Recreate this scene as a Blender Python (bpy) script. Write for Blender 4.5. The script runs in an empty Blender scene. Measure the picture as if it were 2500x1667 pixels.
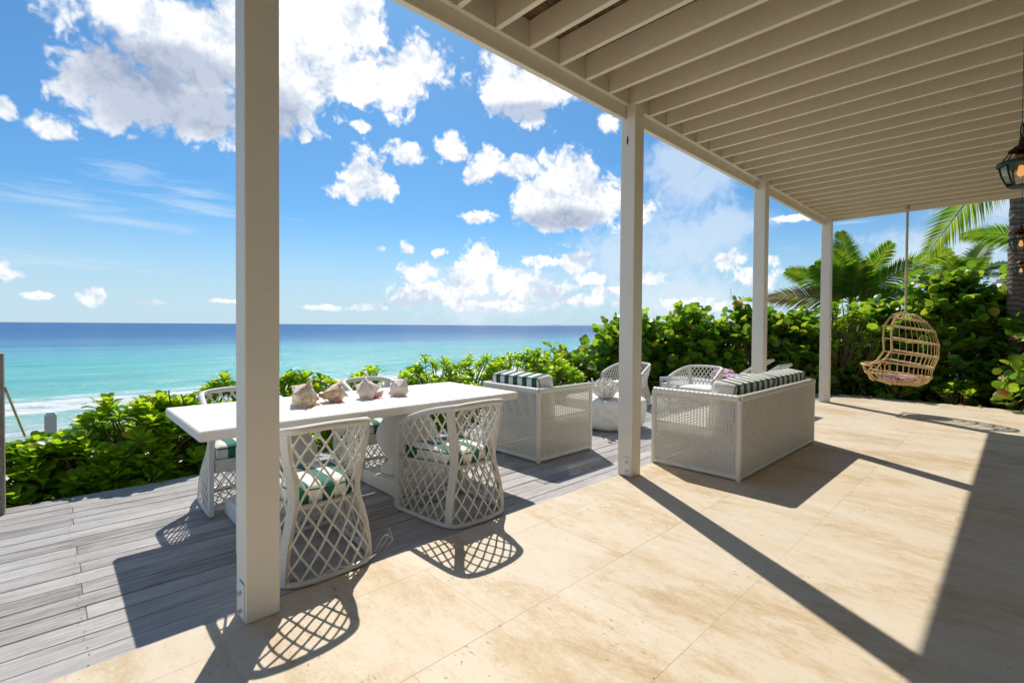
import bpy, math, random
import numpy as np
from mathutils import Vector, Matrix, Quaternion, noise as mnoise

random.seed(11)
SC = bpy.context.scene
COL = SC.collection
R = math.radians

# ------------------------------------------------------------------ camera
cam_data = bpy.data.cameras.new('camera')
cam = bpy.data.objects.new('camera', cam_data)
COL.objects.link(cam)
cam_data.sensor_width = 36.0
cam_data.lens = 17.0905
cam_data.shift_y = -0.0077
cam_data.clip_start = 0.05
cam_data.clip_end = 60000
YAW, PITCH, ROLL = R(46.293), R(-0.956), R(0.3915)
fw = Vector((math.cos(YAW) * math.cos(PITCH), math.sin(YAW) * math.cos(PITCH), math.sin(PITCH)))
rt = Vector((math.sin(YAW), -math.cos(YAW), 0))
up = rt.cross(fw)
rt2 = rt * math.cos(ROLL) + up * math.sin(ROLL)
up2 = up * math.cos(ROLL) - rt * math.sin(ROLL)
cam.matrix_world = Matrix(((rt2.x, up2.x, -fw.x, 0), (rt2.y, up2.y, -fw.y, 0), (rt2.z, up2.z, -fw.z, 1.31), (0, 0, 0, 1)))
SC.camera = cam
CAM = Vector((0, 0, 1.31))

# ------------------------------------------------------------------ sun
SUN_AZ, SUN_EL = R(58.3), R(50.5)
sun_dir = Vector((math.cos(SUN_AZ) * math.cos(SUN_EL), math.sin(SUN_AZ) * math.cos(SUN_EL), math.sin(SUN_EL)))
sun_data = bpy.data.lights.new('sun', 'SUN')
sun_data.energy = 3.1
sun_data.angle = R(0.53)
sun_data.color = (1.0, 0.94, 0.84)
sun = bpy.data.objects.new('sun', sun_data)
sun.rotation_mode = 'QUATERNION'
sun.rotation_quaternion = sun_dir.to_track_quat('Z', 'Y')
sun.location = (10, 16, 25)
COL.objects.link(sun)

# ------------------------------------------------------------------ render settings
SC.view_settings.view_transform = 'Standard'
SC.view_settings.look = 'None'
SC.view_settings.exposure = 0.64
SC.view_settings.gamma = 1.0
SC.view_settings.use_curve_mapping = False
SC.render.engine = 'CYCLES'
SC.cycles.use_denoising = True
SC.cycles.max_bounces = 8
SC.cycles.diffuse_bounces = 5
SC.cycles.transparent_max_bounces = 12
SC.cycles.sample_clamp_indirect = 6.0
SC.cycles.caustics_reflective = False
SC.cycles.caustics_refractive = False

# ------------------------------------------------------------------ world: Nishita sky with cumulus clouds
class NT:
    """small helper to write node trees"""
    def __init__(self, tree):
        self.t = tree; self.n = tree.nodes; self.l = tree.links
    def node(self, kind, **kw):
        nd = self.n.new(kind)
        for k, v in kw.items(): setattr(nd, k, v)
        return nd
    def put(self, sock, val):
        if isinstance(val, bpy.types.NodeSocket): self.l.new(val, sock)
        elif val is not None: sock.default_value = val
    def math(self, op, a, b=None, c=None, clamp=False):
        nd = self.node('ShaderNodeMath', operation=op, use_clamp=clamp)
        self.put(nd.inputs[0], a)
        if b is not None: self.put(nd.inputs[1], b)
        if c is not None: self.put(nd.inputs[2], c)
        return nd.outputs[0]
    def vmath(self, op, a, b=None, c=None):
        nd = self.node('ShaderNodeVectorMath', operation=op)
        self.put(nd.inputs[0], a)
        if b is not None: self.put(nd.inputs[1], b)
        if c is not None: self.put(nd.inputs[2], c)
        return nd.outputs['Value' if op in ('LENGTH', 'DOT_PRODUCT', 'DISTANCE') else 'Vector']
    def noise(self, vec, scale, detail=4, rough=0.55, dist=0.0, out='Fac'):
        nd = self.node('ShaderNodeTexNoise')
        self.put(nd.inputs['Vector'], vec)
        nd.inputs['Scale'].default_value = scale; nd.inputs['Detail'].default_value = detail
        nd.inputs['Roughness'].default_value = rough; nd.inputs['Distortion'].default_value = dist
        return nd.outputs[out]
    def smooth(self, v, a, b, lo=0.0, hi=1.0):
        nd = self.node('ShaderNodeMapRange', interpolation_type='SMOOTHSTEP')
        self.put(nd.inputs['Value'], v)
        for k, x in (('From Min', a), ('From Max', b), ('To Min', lo), ('To Max', hi)): self.put(nd.inputs[k], x)
        return nd.outputs['Result']
    def mix(self, fac, a, b, blend='MIX'):
        nd = self.node('ShaderNodeMix', data_type='RGBA', blend_type=blend)
        self.put(nd.inputs[0], fac)
        for s, v in ((nd.inputs[6], a), (nd.inputs[7], b)):
            if isinstance(v, (tuple, list)): v = tuple(v) + (1.0,) * (4 - len(v))
            self.put(s, v)
        return nd.outputs[2]
    def ramp(self, fac, stops, interp='LINEAR'):
        nd = self.node('ShaderNodeValToRGB'); cr = nd.color_ramp; cr.interpolation = interp
        while len(cr.elements) < len(stops): cr.elements.new(0.5)
        for e, (p_, c_) in zip(cr.elements, stops):
            e.position = p_; e.color = tuple(c_) + (1.0,) * (4 - len(c_))
        self.put(nd.inputs[0], fac)
        return nd.outputs[0]
    def xyz(self, v):
        nd = self.node('ShaderNodeSeparateXYZ'); self.put(nd.inputs[0], v); return nd.outputs
    def comb(self, x, y, z):
        nd = self.node('ShaderNodeCombineXYZ')
        for s, v in zip(nd.inputs, (x, y, z)): self.put(s, v)
        return nd.outputs[0]

SKY_STRENGTH = 0.085
# cloud banks as (azimuth, elevation, half width, half height) in degrees, azimuth from the +X axis
BIG = [(83.3, 25.7, 6.82, 3.91), (85.8, 20.7, 3.94, 3.07), (80.0, 21.1, 6.0, 3.29), (75.1, 26.9, 6.24, 4.56), (67.6, 29.1, 7.03, 4.65), (62.2, 25.8, 7.03, 2.75), (71.9, 22.4, 4.55, 3.5), (58.3, 27.3, 3.64, 2.92), (78.2, 18.9, 2.21, 1.73), (45.3, 26.3, 5.07, 3.04), (47.1, 27.5, 3.05, 2.77), (40.6, 15.8, 4.54, 2.81), (43.6, 13.9, 2.55, 2.39), (35.1, 13.7, 4.42, 2.36), (40.1, 12.4, 4.54, 1.93), (79.5, 24.5, 7, 5), (70, 36, 12, 5), (140, 28, 14, 6), (178, 18, 10, 5), (225, 34, 16, 7), (268, 20, 12, 5), (310, 30, 14, 6), (345, 16, 10, 4)]
SMALL = [(63.5, 16.4, 2.33, 2.68), (61.7, 15.2, 1.9, 1.37), (64.9, 14.4, 2.52, 0.99), (58.8, 18.7, 2.19, 1.16), (53.6, 19.5, 1.91, 1.7), (49.3, 18.1, 2.54, 1.74), (45.7, 17.9, 2.29, 1.38), (50.8, 17.1, 1.77, 1.02), (89.3, 16.1, 1.77, 1.03), (92.4, 16.9, 0.73, 0.84), (35.2, 22.0, 1.18, 1.02), (63.3, 21.1, 1.21, 0.55), (69.4, 19.4, 0.73, 0.66), (50.2, 8.0, 2.14, 2.25), (51.0, 6.4, 2.54, 1.41), (39.1, 7.6, 1.71, 1.39), (43.1, 7.5, 2.04, 0.7), (57.3, 6.1, 2.27, 1.09), (54.7, 8.4, 0.8, 0.69), (58.5, 8.6, 0.88, 0.78), (61.3, 8.6, 0.57, 0.39), (46.1, 5.5, 3.07, 1.42), (52.3, 4.4, 3.54, 1.42), (55.3, 3.3, 4.99, 1.21), (43.6, 4.0, 4.59, 1.32), (59.2, 2.6, 2.43, 0.9), (62.1, 2.0, 2.85, 0.49), (38.5, 3.0, 4.02, 0.81), (66.7, 1.8, 2.7, 0.34), (47.6, 2.4, 8.14, 0.82), (37.0, 5.5, 1.99, 0.7), (35.5, 4.0, 1.98, 0.6), (92.5, 3.9, 0.93, 0.92), (87.1, 2.4, 1.23, 0.85), (90.5, 2.2, 0.92, 0.33), (83.1, 1.9, 1.31, 0.29), (50.3, 12.4, 1.83, 0.68), (22.1, 7.0, 1.36, 1.1), (18.8, 6.8, 1.05, 0.72), (19.6, 5.1, 2.45, 1.13), (16.1, 11.0, 2.29, 0.42), (25.5, 2.4, 4.03, 0.67), (76.7, 2.3, 1.52, 0.26), (30.2, 5.4, 1.89, 0.68), (110, 5, 5, 1.6), (125, 9, 4, 2), (160, 5, 8, 1.8), (200, 7, 6, 2), (250, 5, 9, 1.6), (330, 6, 6, 1.6)]
VEIL = [(26.6, 16.4, 8.11, 5.28), (27.4, 9.1, 7.76, 5.17), (23.4, 10.7, 5.2, 2.72), (5.3, 7.4, 6.15, 2.27), (2.6, 10.0, 4.82, 2.14), (6.8, 6.0, 4.89, 1.95), (35.0, 8.4, 6.86, 4.4), (46, 3.4, 16, 3.6), (30, 3, 12, 3), (200, 15, 20, 6), (300, 12, 20, 5)]
WISP = [(85.0, 13.7, 3.74, 1.87), (88.0, 10.6, 6.31, 1.65), (83.4, 9.4, 8.5, 0.99), (79.3, 12.7, 4.31, 1.01), (89.7, 5.2, 8.21, 1.11), (77.5, 11.3, 7.49, 1.26), (16.4, 8.0, 2.31, 0.35), (11.7, 10.1, 2.08, 0.24)]
GREY = [(83.3, 20.6, 5.52, 3.18), (76.7, 20.3, 4.93, 2.3), (85.8, 22.7, 2.12, 2.32), (80.0, 23.3, 5.64, 1.77), (71.9, 20.4, 2.49, 2.81), (45.6, 23.6, 3.6, 0.9), (40.4, 12.2, 4.6, 1.2), (140, 25, 9, 3), (225, 30, 11, 4), (310, 27, 9, 3)]

world = bpy.data.worlds.new('World')
SC.world = world
world.use_nodes = True
world.node_tree.nodes.clear()
W = NT(world.node_tree)
sky = W.node('ShaderNodeTexSky', sky_type='NISHITA', sun_disc=False)
sky.sun_elevation = SUN_EL
sky.sun_rotation = R(90) - SUN_AZ
sky.altitude = 0
sky.air_density = 1.0
sky.dust_density = 0.5
sky.ozone_density = 2.0
wdir = W.node('ShaderNodeTexCoord').outputs['Generated']
wx, wy, wz = W.xyz(wdir)
DEG = 57.29578
c60, s60 = math.cos(R(60)), math.sin(R(60))          # azimuth measured from 60 degrees so that the seam is far behind
ax = W.math('ADD', W.math('MULTIPLY', wx, c60), W.math('MULTIPLY', wy, s60))
ay = W.math('SUBTRACT', W.math('MULTIPLY', wy, c60), W.math('MULTIPLY', wx, s60))
az = W.math('MULTIPLY', W.math('ARCTAN2', ay, ax), DEG)
el = W.math('MULTIPLY', W.math('ARCSINE', wz), DEG)
ae = W.comb(az, el, 0.0)
def rel(a):
    a -= 60
    return (a + 180) % 360 - 180
def blobs(vec, lst):
    out = None
    for a, e, rx, ry in lst:
        v = W.vmath('MULTIPLY_ADD', vec, (1 / rx, 1 / ry, 0), (-rel(a) / rx, -e / ry, 0))
        d = W.vmath('LENGTH', v)
        if out is None: out = d
        else:
            nd = W.node('ShaderNodeMath', operation='SMOOTH_MIN')
            W.put(nd.inputs[0], out); W.put(nd.inputs[1], d); nd.inputs[2].default_value = 0.22
            out = nd.outputs[0]
    return out
nA = W.noise(wdir, 9.0, 8, 0.60, 0.25)
nA2 = W.noise(W.vmath('ADD', wdir, (0.012, 0.02, 0.03)), 9.0, 4, 0.60, 0.25)
nB = W.noise(wdir, 34.0, 6, 0.62, 0.2)
nB2 = W.noise(W.vmath('ADD', wdir, (0.002, 0.004, 0.007)), 34.0, 3, 0.62, 0.2)
wob2 = W.vmath('MULTIPLY', W.noise(wdir, 16.0, 3, 0.6, out='Color'), (7.0, 5.0, 0.0))
aew = W.vmath('ADD', ae, wob2)
def vor2(scale):
    v = W.node('ShaderNodeTexVoronoi', feature='F1', voronoi_dimensions='2D')
    v.inputs['Scale'].default_value = scale
    W.put(v.inputs['Vector'], aew)
    return v.outputs['Distance']
lump = W.math('SUBTRACT', 0.42, W.math('ADD', W.math('MULTIPLY', vor2(0.34), 0.58), W.math('MULTIPLY', vor2(0.95), 0.42)))
sA = W.math('ADD', W.math('MULTIPLY_ADD', nA, 2.9, -1.45), W.math('MULTIPLY', lump, 0.9))
sB = W.math('ADD', W.math('MULTIPLY_ADD', nB, 2.4, -1.2), W.math('MULTIPLY', lump, 0.8))
FA = W.math('ADD', W.math('ADD', W.math('SUBTRACT', 1.14, blobs(ae, BIG)), sA), W.math('MULTIPLY', sB, 0.25))
FB = W.math('ADD', W.math('ADD', W.math('SUBTRACT', 1.12, blobs(ae, SMALL)), sB), W.math('MULTIPLY', sA, 0.12))
aA = W.smooth(FA, -0.10, 0.46)
aB = W.smooth(FB, -0.04, 0.55)
aB = W.math('MULTIPLY', aB, W.smooth(el, 0.7, 2.6, 0.25, 1.0))
alpha_c = W.math('MAXIMUM', aA, aB)
FV = W.math('ADD', W.math('SUBTRACT', 1.0, blobs(ae, VEIL)), W.math('MULTIPLY', sA, 0.8))
aV = W.math('MULTIPLY', W.smooth(FV, -0.15, 0.8), 0.62)
wispn = W.noise(W.vmath('MULTIPLY', wdir, (5, 5, 46)), 1.6, 7, 0.62, 0.6)
FW_ = W.math('ADD', W.math('SUBTRACT', 1.0, blobs(ae, WISP)), W.math('MULTIPLY_ADD', wispn, 3.0, -1.6))
aW = W.math('MULTIPLY', W.smooth(FW_, 0.0, 1.3), 0.42)
FG = W.math('ADD', W.math('SUBTRACT', 1.0, blobs(ae, GREY)), W.math('MULTIPLY', sA, 0.55))
gG = W.smooth(FG, -0.45, 0.45)
relA = W.math('MULTIPLY', W.math('SUBTRACT', nA, nA2), 4.5)
relB = W.math('MULTIPLY', W.math('SUBTRACT', nB, nB2), 2.2)
lit = W.math('ADD', W.math('ADD', W.math('MULTIPLY_ADD', lump, 1.1, 0.66), relA), relB, clamp=True)
white = W.mix(lit, (4.9, 5.6, 6.6), (8.4, 8.4, 8.4))
gshade = W.mix(lit, (2.8, 3.3, 4.4), (4.1, 4.6, 5.7))
ccol = W.mix(W.math('MULTIPLY', gG, 0.96), white, gshade)
skyc = W.mix(1.0, sky.outputs[0], (0.35, 0.655, 0.86), 'MULTIPLY')
skyh = W.mix(W.smooth(el, 0.0, 13.0, 0.85, 0.0), skyc, (4.5, 5.8, 6.8))
s1 = W.mix(W.math('MAXIMUM', aV, aW), skyh, (6.0, 6.7, 7.5))
s2 = W.mix(alpha_c, s1, ccol)
bg = W.node('ShaderNodeBackground')
W.put(bg.inputs[0], s2)
bg.inputs[1].default_value = SKY_STRENGTH
wo = W.node('ShaderNodeOutputWorld')
W.l.new(bg.outputs[0], wo.inputs[0])
world.cycles.sampling_method = 'NONE'      # the sky is smooth, the sun is a lamp of its own

# ------------------------------------------------------------------ mesh helpers
class MB:
    """collects shapes and links them as ONE mesh object"""
    def __init__(self):
        self.v = []; self.f = []; self.m = []; self.mi = 0
    def add(self, vs, fs):
        o = len(self.v)
        self.v.extend(tuple(x) for x in vs)
        self.f.extend(tuple(i + o for i in f) for f in fs)
        self.m.extend([self.mi] * len(fs))
    def box(self, x0, x1, y0, y1, z0, z1, ch=0.0):
        if ch <= 0:
            vs = [(x, y, z) for z in (z0, z1) for x, y in ((x0, y0), (x1, y0), (x1, y1), (x0, y1))]
            self.add(vs, [(3, 2, 1, 0), (4, 5, 6, 7), (0, 1, 5, 4), (1, 2, 6, 5), (2, 3, 7, 6), (3, 0, 4, 7)])
            return
        c = ch
        def ring(i, z): return [(x0 + i, y0 + c + i * 0, z), ] 
        def oct_(ins, z):
            a, b, d, e = x0 + ins, x1 - ins, y0 + ins, y1 - ins
            return [(a + c, d, z), (b - c, d, z), (b, d + c, z), (b, e - c, z), (b - c, e, z), (a + c, e, z), (a, e - c, z), (a, d + c, z)]
        rings = [oct_(c, z0), oct_(0, z0 + c), oct_(0, z1 - c), oct_(c, z1)]
        vs = [q for r_ in rings for q in r_]
        fs = [tuple(range(7, -1, -1)), tuple(range(24, 32))]
        for k in range(3):
            for i in range(8):
                j = (i + 1) % 8
                fs.append((k * 8 + i, k * 8 + j, k * 8 + 8 + j, k * 8 + 8 + i))
        self.add(vs, fs)
    def tube(self, pts, r, n=6, closed=False, cap=True, squash=None):
        pts = [Vector(p) for p in pts]
        N = len(pts)
        if N < 2: return
        rs = r if isinstance(r, (list, tuple)) else [r] * N
        tang = []
        for i in range(N):
            a = pts[(i - 1) % N] if (closed or i > 0) else pts[i]
            b = pts[(i + 1) % N] if (closed or i < N - 1) else pts[i]
            t = (b - a)
            tang.append(t.normalized() if t.length > 1e-9 else Vector((0, 0, 1)))
        t0 = tang[0]
        ref = Vector((0, 0, 1)) if abs(t0.z) < 0.9 else Vector((1, 0, 0))
        nrm = (ref - t0 * ref.dot(t0)).normalized()
        vs = []
        for i in range(N):
            t = tang[i]
            nrm = (nrm - t * nrm.dot(t))
            nrm = nrm.normalized() if nrm.length > 1e-6 else t.orthogonal().normalized()
            b = t.cross(nrm)
            for k in range(n):
                a = 2 * math.pi * k / n
                vs.append(pts[i] + (nrm * math.cos(a) + b * math.sin(a)) * rs[i])
        fs = []
        for i in range(N if closed else N - 1):
            j = (i + 1) % N
            for k in range(n):
                l = (k + 1) % n
                fs.append((i * n + k, i * n + l, j * n + l, j * n + k))
        if cap and not closed:
            fs.append(tuple(range(n - 1, -1, -1))); fs.append(tuple(range((N - 1) * n, N * n)))
        self.add(vs, fs)
    def lathe(self, prof, n=24, c=(0, 0, 0), fn=None):
        vs = []
        for i, (r, z) in enumerate(prof):
            for k in range(n):
                a = 2 * math.pi * k / n
                rr = r * (fn(a, z) if fn else 1)
                vs.append((c[0] + rr * math.cos(a), c[1] + rr * math.sin(a), c[2] + z))
        fs = []
        for i in range(len(prof) - 1):
            for k in range(n):
                l = (k + 1) % n
                fs.append((i * n + k, i * n + l, (i + 1) * n + l, (i + 1) * n + k))
        fs.append(tuple(range(n - 1, -1, -1))); fs.append(tuple(range((len(prof) - 1) * n, len(prof) * n)))
        self.add(vs, fs)
    def grid(self, fn, nu, nv, wrap_u=False):
        vs = [fn(i / (nu if wrap_u else nu - 1), j / (nv - 1)) for j in range(nv) for i in range(nu)]
        fs = []
        for j in range(nv - 1):
            for i in range(nu if wrap_u else nu - 1):
                k = (i + 1) % nu
                fs.append((j * nu + i, j * nu + k, (j + 1) * nu + k, (j + 1) * nu + i))
        self.add(vs, fs)
    def blob(self, c, r, sq=(1, 1, 1)):
        X, Y, Z = (r * s for s in sq)
        vs = [(c[0] + X, c[1], c[2]), (c[0] - X, c[1], c[2]), (c[0], c[1] + Y, c[2]), (c[0], c[1] - Y, c[2]), (c[0], c[1], c[2] + Z), (c[0], c[1], c[2] - Z)]
        self.add(vs, [(0, 2, 4), (2, 1, 4), (1, 3, 4), (3, 0, 4), (2, 0, 5), (1, 2, 5), (3, 1, 5), (0, 3, 5)])
    def mesh(self, name, mats, smooth=True):
        me = bpy.data.meshes.new(name)
        me.from_pydata(self.v, [], self.f)
        for m in (mats if isinstance(mats, (list, tuple)) else [mats]): me.materials.append(m)
        if any(self.m): me.polygons.foreach_set('material_index', self.m)
        if smooth: me.polygons.foreach_set('use_smooth', [True] * len(me.polygons))
        me.update()
        return me
    def build(self, name, mats, parent=None, loc=(0, 0, 0), smooth=False, sharp=None):
        me = self.mesh(name, mats, smooth)
        if smooth and sharp is not None:
            try: me.set_sharp_from_angle(angle=R(sharp))
            except Exception: pass
        return link(name, me, parent, loc)

def link(name, data, parent=None, loc=(0, 0, 0), rz=0.0):
    o = bpy.data.objects.new(name, data)
    COL.objects.link(o)
    o.parent = parent
    o.location = loc
    if rz: o.rotation_euler = (0, 0, rz)
    return o
def thing(name, label, cat, loc=(0, 0, 0), rz=0.0, group=None):
    o = link(name, None, None, loc, rz)
    o.empty_display_size = 0.1
    return tag(o, label, cat, group)
def tag(o, label, cat, group=None):
    o['label'] = label; o['category'] = cat
    if group: o['group'] = group
    return o
def struct(o):
    o['kind'] = 'structure'; return o
def stuff(o):
    o['kind'] = 'stuff'; return o
def copy_tree(o, parent=None):
    c = o.copy(); COL.objects.link(c); c.parent = parent
    for ch in o.children: copy_tree(ch, c)
    return c
def crom(pts, n=8, closed=False):
    """Catmull-Rom through points"""
    P = [Vector(p) for p in pts]; N = len(P); out = []
    for i in range(N if closed else N - 1):
        p0 = P[(i - 1) % N] if (closed or i > 0) else P[i] * 2 - P[i + 1]
        p1 = P[i]; p2 = P[(i + 1) % N]
        p3 = P[(i + 2) % N] if (closed or i + 2 < N) else p2 * 2 - p1
        for k in range(n):
            t = k / n
            out.append(0.5 * ((2 * p1) + (p2 - p0) * t + (2 * p0 - 5 * p1 + 4 * p2 - p3) * t * t + (3 * p1 - p0 - 3 * p2 + p3) * t ** 3))
    if not closed: out.append(P[-1])
    return out
def sstep(a, b, x):
    t = max(0.0, min(1.0, (x - a) / (b - a))); return t * t * (3 - 2 * t)
def nz(x, y, z=0.0): return mnoise.noise(Vector((x, y, z)))

# ------------------------------------------------------------------ materials (all procedural)
def new_mat(name):
    m = bpy.data.materials.new(name); m.use_nodes = True
    m.node_tree.nodes.clear()
    t = NT(m.node_tree)
    out = t.node('ShaderNodeOutputMaterial')
    bs = t.node('ShaderNodeBsdfPrincipled')
    t.l.new(bs.outputs[0], out.inputs[0])
    return m, t, bs, out
def bump(t, bs, h, strength, dist=0.01):
    b = t.node('ShaderNodeBump'); b.inputs['Strength'].default_value = strength; b.inputs['Distance'].default_value = dist
    t.put(b.inputs['Height'], h); t.l.new(b.outputs[0], bs.inputs['Normal'])
def obj_co(t): return t.node('ShaderNodeTexCoord').outputs['Object']
def pos(t): return t.node('ShaderNodeNewGeometry').outputs['Position']
def rnd(t): return t.node('ShaderNodeObjectInfo').outputs['Random']

def paint(name, col, rough=0.5, dirt=0.10, grain=(3, 3, 40), dirtcol=(0.42, 0.36, 0.26), bumps=0.15):
    m, t, bs, o = new_mat(name)
    p_ = pos(t)
    n1 = t.noise(p_, 2.3, 6, 0.65)
    n2 = t.noise(p_, 19.0, 5, 0.6)
    f = t.math('MULTIPLY', t.smooth(t.math('MULTIPLY_ADD', n2, 0.5, t.math('MULTIPLY', n1, 0.6)), 0.56, 0.85), dirt * 3)
    tone = t.math('MULTIPLY_ADD', n1, 0.16, 0.92)
    c = t.mix(1.0, col, t.comb(tone, tone, tone), 'MULTIPLY')
    c = t.mix(f, c, dirtcol)
    # a few small dark specks and chips
    sp = t.noise(p_, 55.0, 2, 0.5)
    c = t.mix(t.smooth(sp, 0.765, 0.80, 0, 0.55), c, (0.16, 0.12, 0.08))
    t.put(bs.inputs['Base Color'], c)
    bs.inputs['Roughness'].default_value = rough
    g = t.noise(t.vmath('MULTIPLY', p_, grain), 6.0, 4, 0.6)
    bump(t, bs, g, bumps, 0.006)
    return m
def plain(name, col, rough=0.5, metal=0.0, var=0.08, scale=20, bumps=0.0, spec=0.5):
    m, t, bs, o = new_mat(name)
    co = obj_co(t)
    n1 = t.noise(co, scale, 4, 0.6)
    tone = t.math('MULTIPLY_ADD', n1, var * 2, 1 - var)
    t.put(bs.inputs['Base Color'], t.mix(1.0, col, t.comb(tone, tone, tone), 'MULTIPLY'))
    bs.inputs['Roughness'].default_value = rough; bs.inputs['Metallic'].default_value = metal
    bs.inputs['Specular IOR Level'].default_value = spec
    if bumps: bump(t, bs, n1, bumps, 0.01)
    return m
def wrapped(name, col, pitch=0.011):
    """painted wicker: cane wound round a core, ridges across the length"""
    m, t, bs, o = new_mat(name)
    co = obj_co(t)
    x, y, z = t.xyz(co)
    s = t.math('ADD', t.math('ADD', x, y), z)
    w = t.math('SINE', t.math('MULTIPLY', s, 2 * math.pi / pitch))
    n1 = t.noise(co, 9, 5, 0.65); n2 = t.noise(co, 60, 3, 0.6)
    c = t.mix(t.smooth(w, -1.0, -0.55, 0.28, 0.0), col, (0.34, 0.29, 0.2))
    c = t.mix(t.smooth(t.math('MULTIPLY_ADD', n2, 0.4, t.math('MULTIPLY', n1, 0.7)), 0.62, 0.8, 0, 0.5), c, (0.50, 0.42, 0.29))
    t.put(bs.inputs['Base Color'], c)
    bs.inputs['Roughness'].default_value = 0.5
    bump(t, bs, t.math('MULTIPLY_ADD', w, 0.5, n1), 0.55, 0.003)
    return m
def stripes(name, axis, period, duty=0.5, phase=0.0, green=(0.012, 0.13, 0.075), white=(0.82, 0.79, 0.74)):
    m, t, bs, o = new_mat(name)
    co = obj_co(t)
    ax_ = t.xyz(co)[axis]
    wob = t.math('MULTIPLY_ADD', t.noise(co, 5, 2), 0.012, -0.006)
    fr = t.math('FRACT', t.math('ADD', t.math('MULTIPLY', t.math('ADD', ax_, wob), 1 / period), 100.0 + phase))
    k = t.math('LESS_THAN', fr, duty)
    n1 = t.noise(co, 14, 4, 0.6)
    tone = t.math('MULTIPLY_ADD', n1, 0.2, 0.9)
    c = t.mix(1.0, t.mix(k, white, green), t.comb(tone, tone, tone), 'MULTIPLY')
    t.put(bs.inputs['Base Color'], c)
    bs.inputs['Roughness'].default_value = 0.85
    bs.inputs['Sheen Weight'].default_value = 0.15
    wv = t.noise(co, 420, 2, 0.5)
    bump(t, bs, t.math('ADD', t.math('MULTIPLY', wv, 0.12), t.math('MULTIPLY', t.noise(co, 11, 3, 0.5), 1.0)), 0.6, 0.012)
    return m
def leaf_mat(name, col, trans, rough=0.32, tfac=0.42):
    m, t, bs, o = new_mat(name)
    co = obj_co(t)
    r_ = rnd(t)
    n1 = t.noise(pos(t), 9, 3, 0.6)
    tone = t.math('ADD', t.math('MULTIPLY', n1, 0.55), t.math('MULTIPLY_ADD', r_, 0.25, 0.60))
    tc = t.comb(tone, tone, tone)
    c = t.mix(1.0, col, tc, 'MULTIPLY')
    t.put(bs.inputs['Base Color'], c)
    bs.inputs['Roughness'].default_value = rough
    bs.inputs['Specular IOR Level'].default_value = 0.45
    tr = t.node('ShaderNodeBsdfTranslucent')
    t.put(tr.inputs[0], t.mix(1.0, trans, tc, 'MULTIPLY'))
    mx = t.node('ShaderNodeMixShader'); mx.inputs[0].default_value = tfac
    t.l.new(bs.outputs[0], mx.inputs[1]); t.l.new(tr.outputs[0], mx.inputs[2]); t.l.new(mx.outputs[0], o.inputs[0])
    return m

# travertine
def travertine():
    m, t, bs, o = new_mat('travertine')
    p_ = pos(t); r_ = rnd(t)
    q = t.vmath('ADD', p_, t.comb(0.0, 0.0, t.math('MULTIPLY', r_, 0.45)))
    qs = t.vmath('MULTIPLY', q, (2.6, 0.9, 1.0))
    qs = t.vmath('ADD', qs, t.vmath('MULTIPLY', t.noise(q, 1.7, 3, 0.6, out='Color'), (0.6, 0.6, 0)))
    big = t.noise(qs, 1.15, 7, 0.62, 0.4)
    mid = t.noise(t.vmath('MULTIPLY', q, (5, 2.0, 1)), 3.5, 6, 0.68, 0.6)
    fine = t.noise(t.vmath('MULTIPLY', q, (2.2, 1, 1)), 38, 5, 0.75)
    v = t.math('ADD', t.math('MULTIPLY', big, 0.52), t.math('ADD', t.math('MULTIPLY', mid, 0.30), t.math('MULTIPLY', fine, 0.20)))
    c = t.ramp(v, [(0.35, (0.46, 0.325, 0.175)), (0.44, (0.575, 0.445, 0.285)), (0.51, (0.655, 0.55, 0.41)), (0.62, (0.69, 0.615, 0.49))])
    tone = t.math('MULTIPLY_ADD', r_, 0.04, 0.98)
    c = t.mix(1.0, c, t.comb(tone, tone, tone), 'MULTIPLY')
    # rusty stain patches
    st = t.noise(q, 0.9, 4, 0.6, 0.8)
    c = t.mix(t.smooth(st, 0.60, 0.80, 0, 0.42), c, (0.52, 0.31, 0.11))
    # pits along the bedding
    pit = t.noise(t.vmath('MULTIPLY', q, (26, 13, 1)), 2.2, 3, 0.6, 0.3)
    patch = t.smooth(t.noise(q, 2.1, 3, 0.6), 0.46, 0.66)
    pk = t.math('MULTIPLY', t.smooth(pit, 0.64, 0.68), patch)
    c = t.mix(t.math('MULTIPLY', pk, 0.8), c, (0.10, 0.065, 0.03))
    t.put(bs.inputs['Base Color'], c)
    t.put(bs.inputs['Roughness'], t.math('MULTIPLY_ADD', mid, 0.3, 0.42))
    bs.inputs['Specular IOR Level'].default_value = 0.35
    h = t.math('SUBTRACT', t.math('ADD', t.math('MULTIPLY', fine, 0.10), t.math('MULTIPLY', mid, 0.25)), pk)
    bump(t, bs, h, 0.35, 0.004)
    return m
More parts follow.
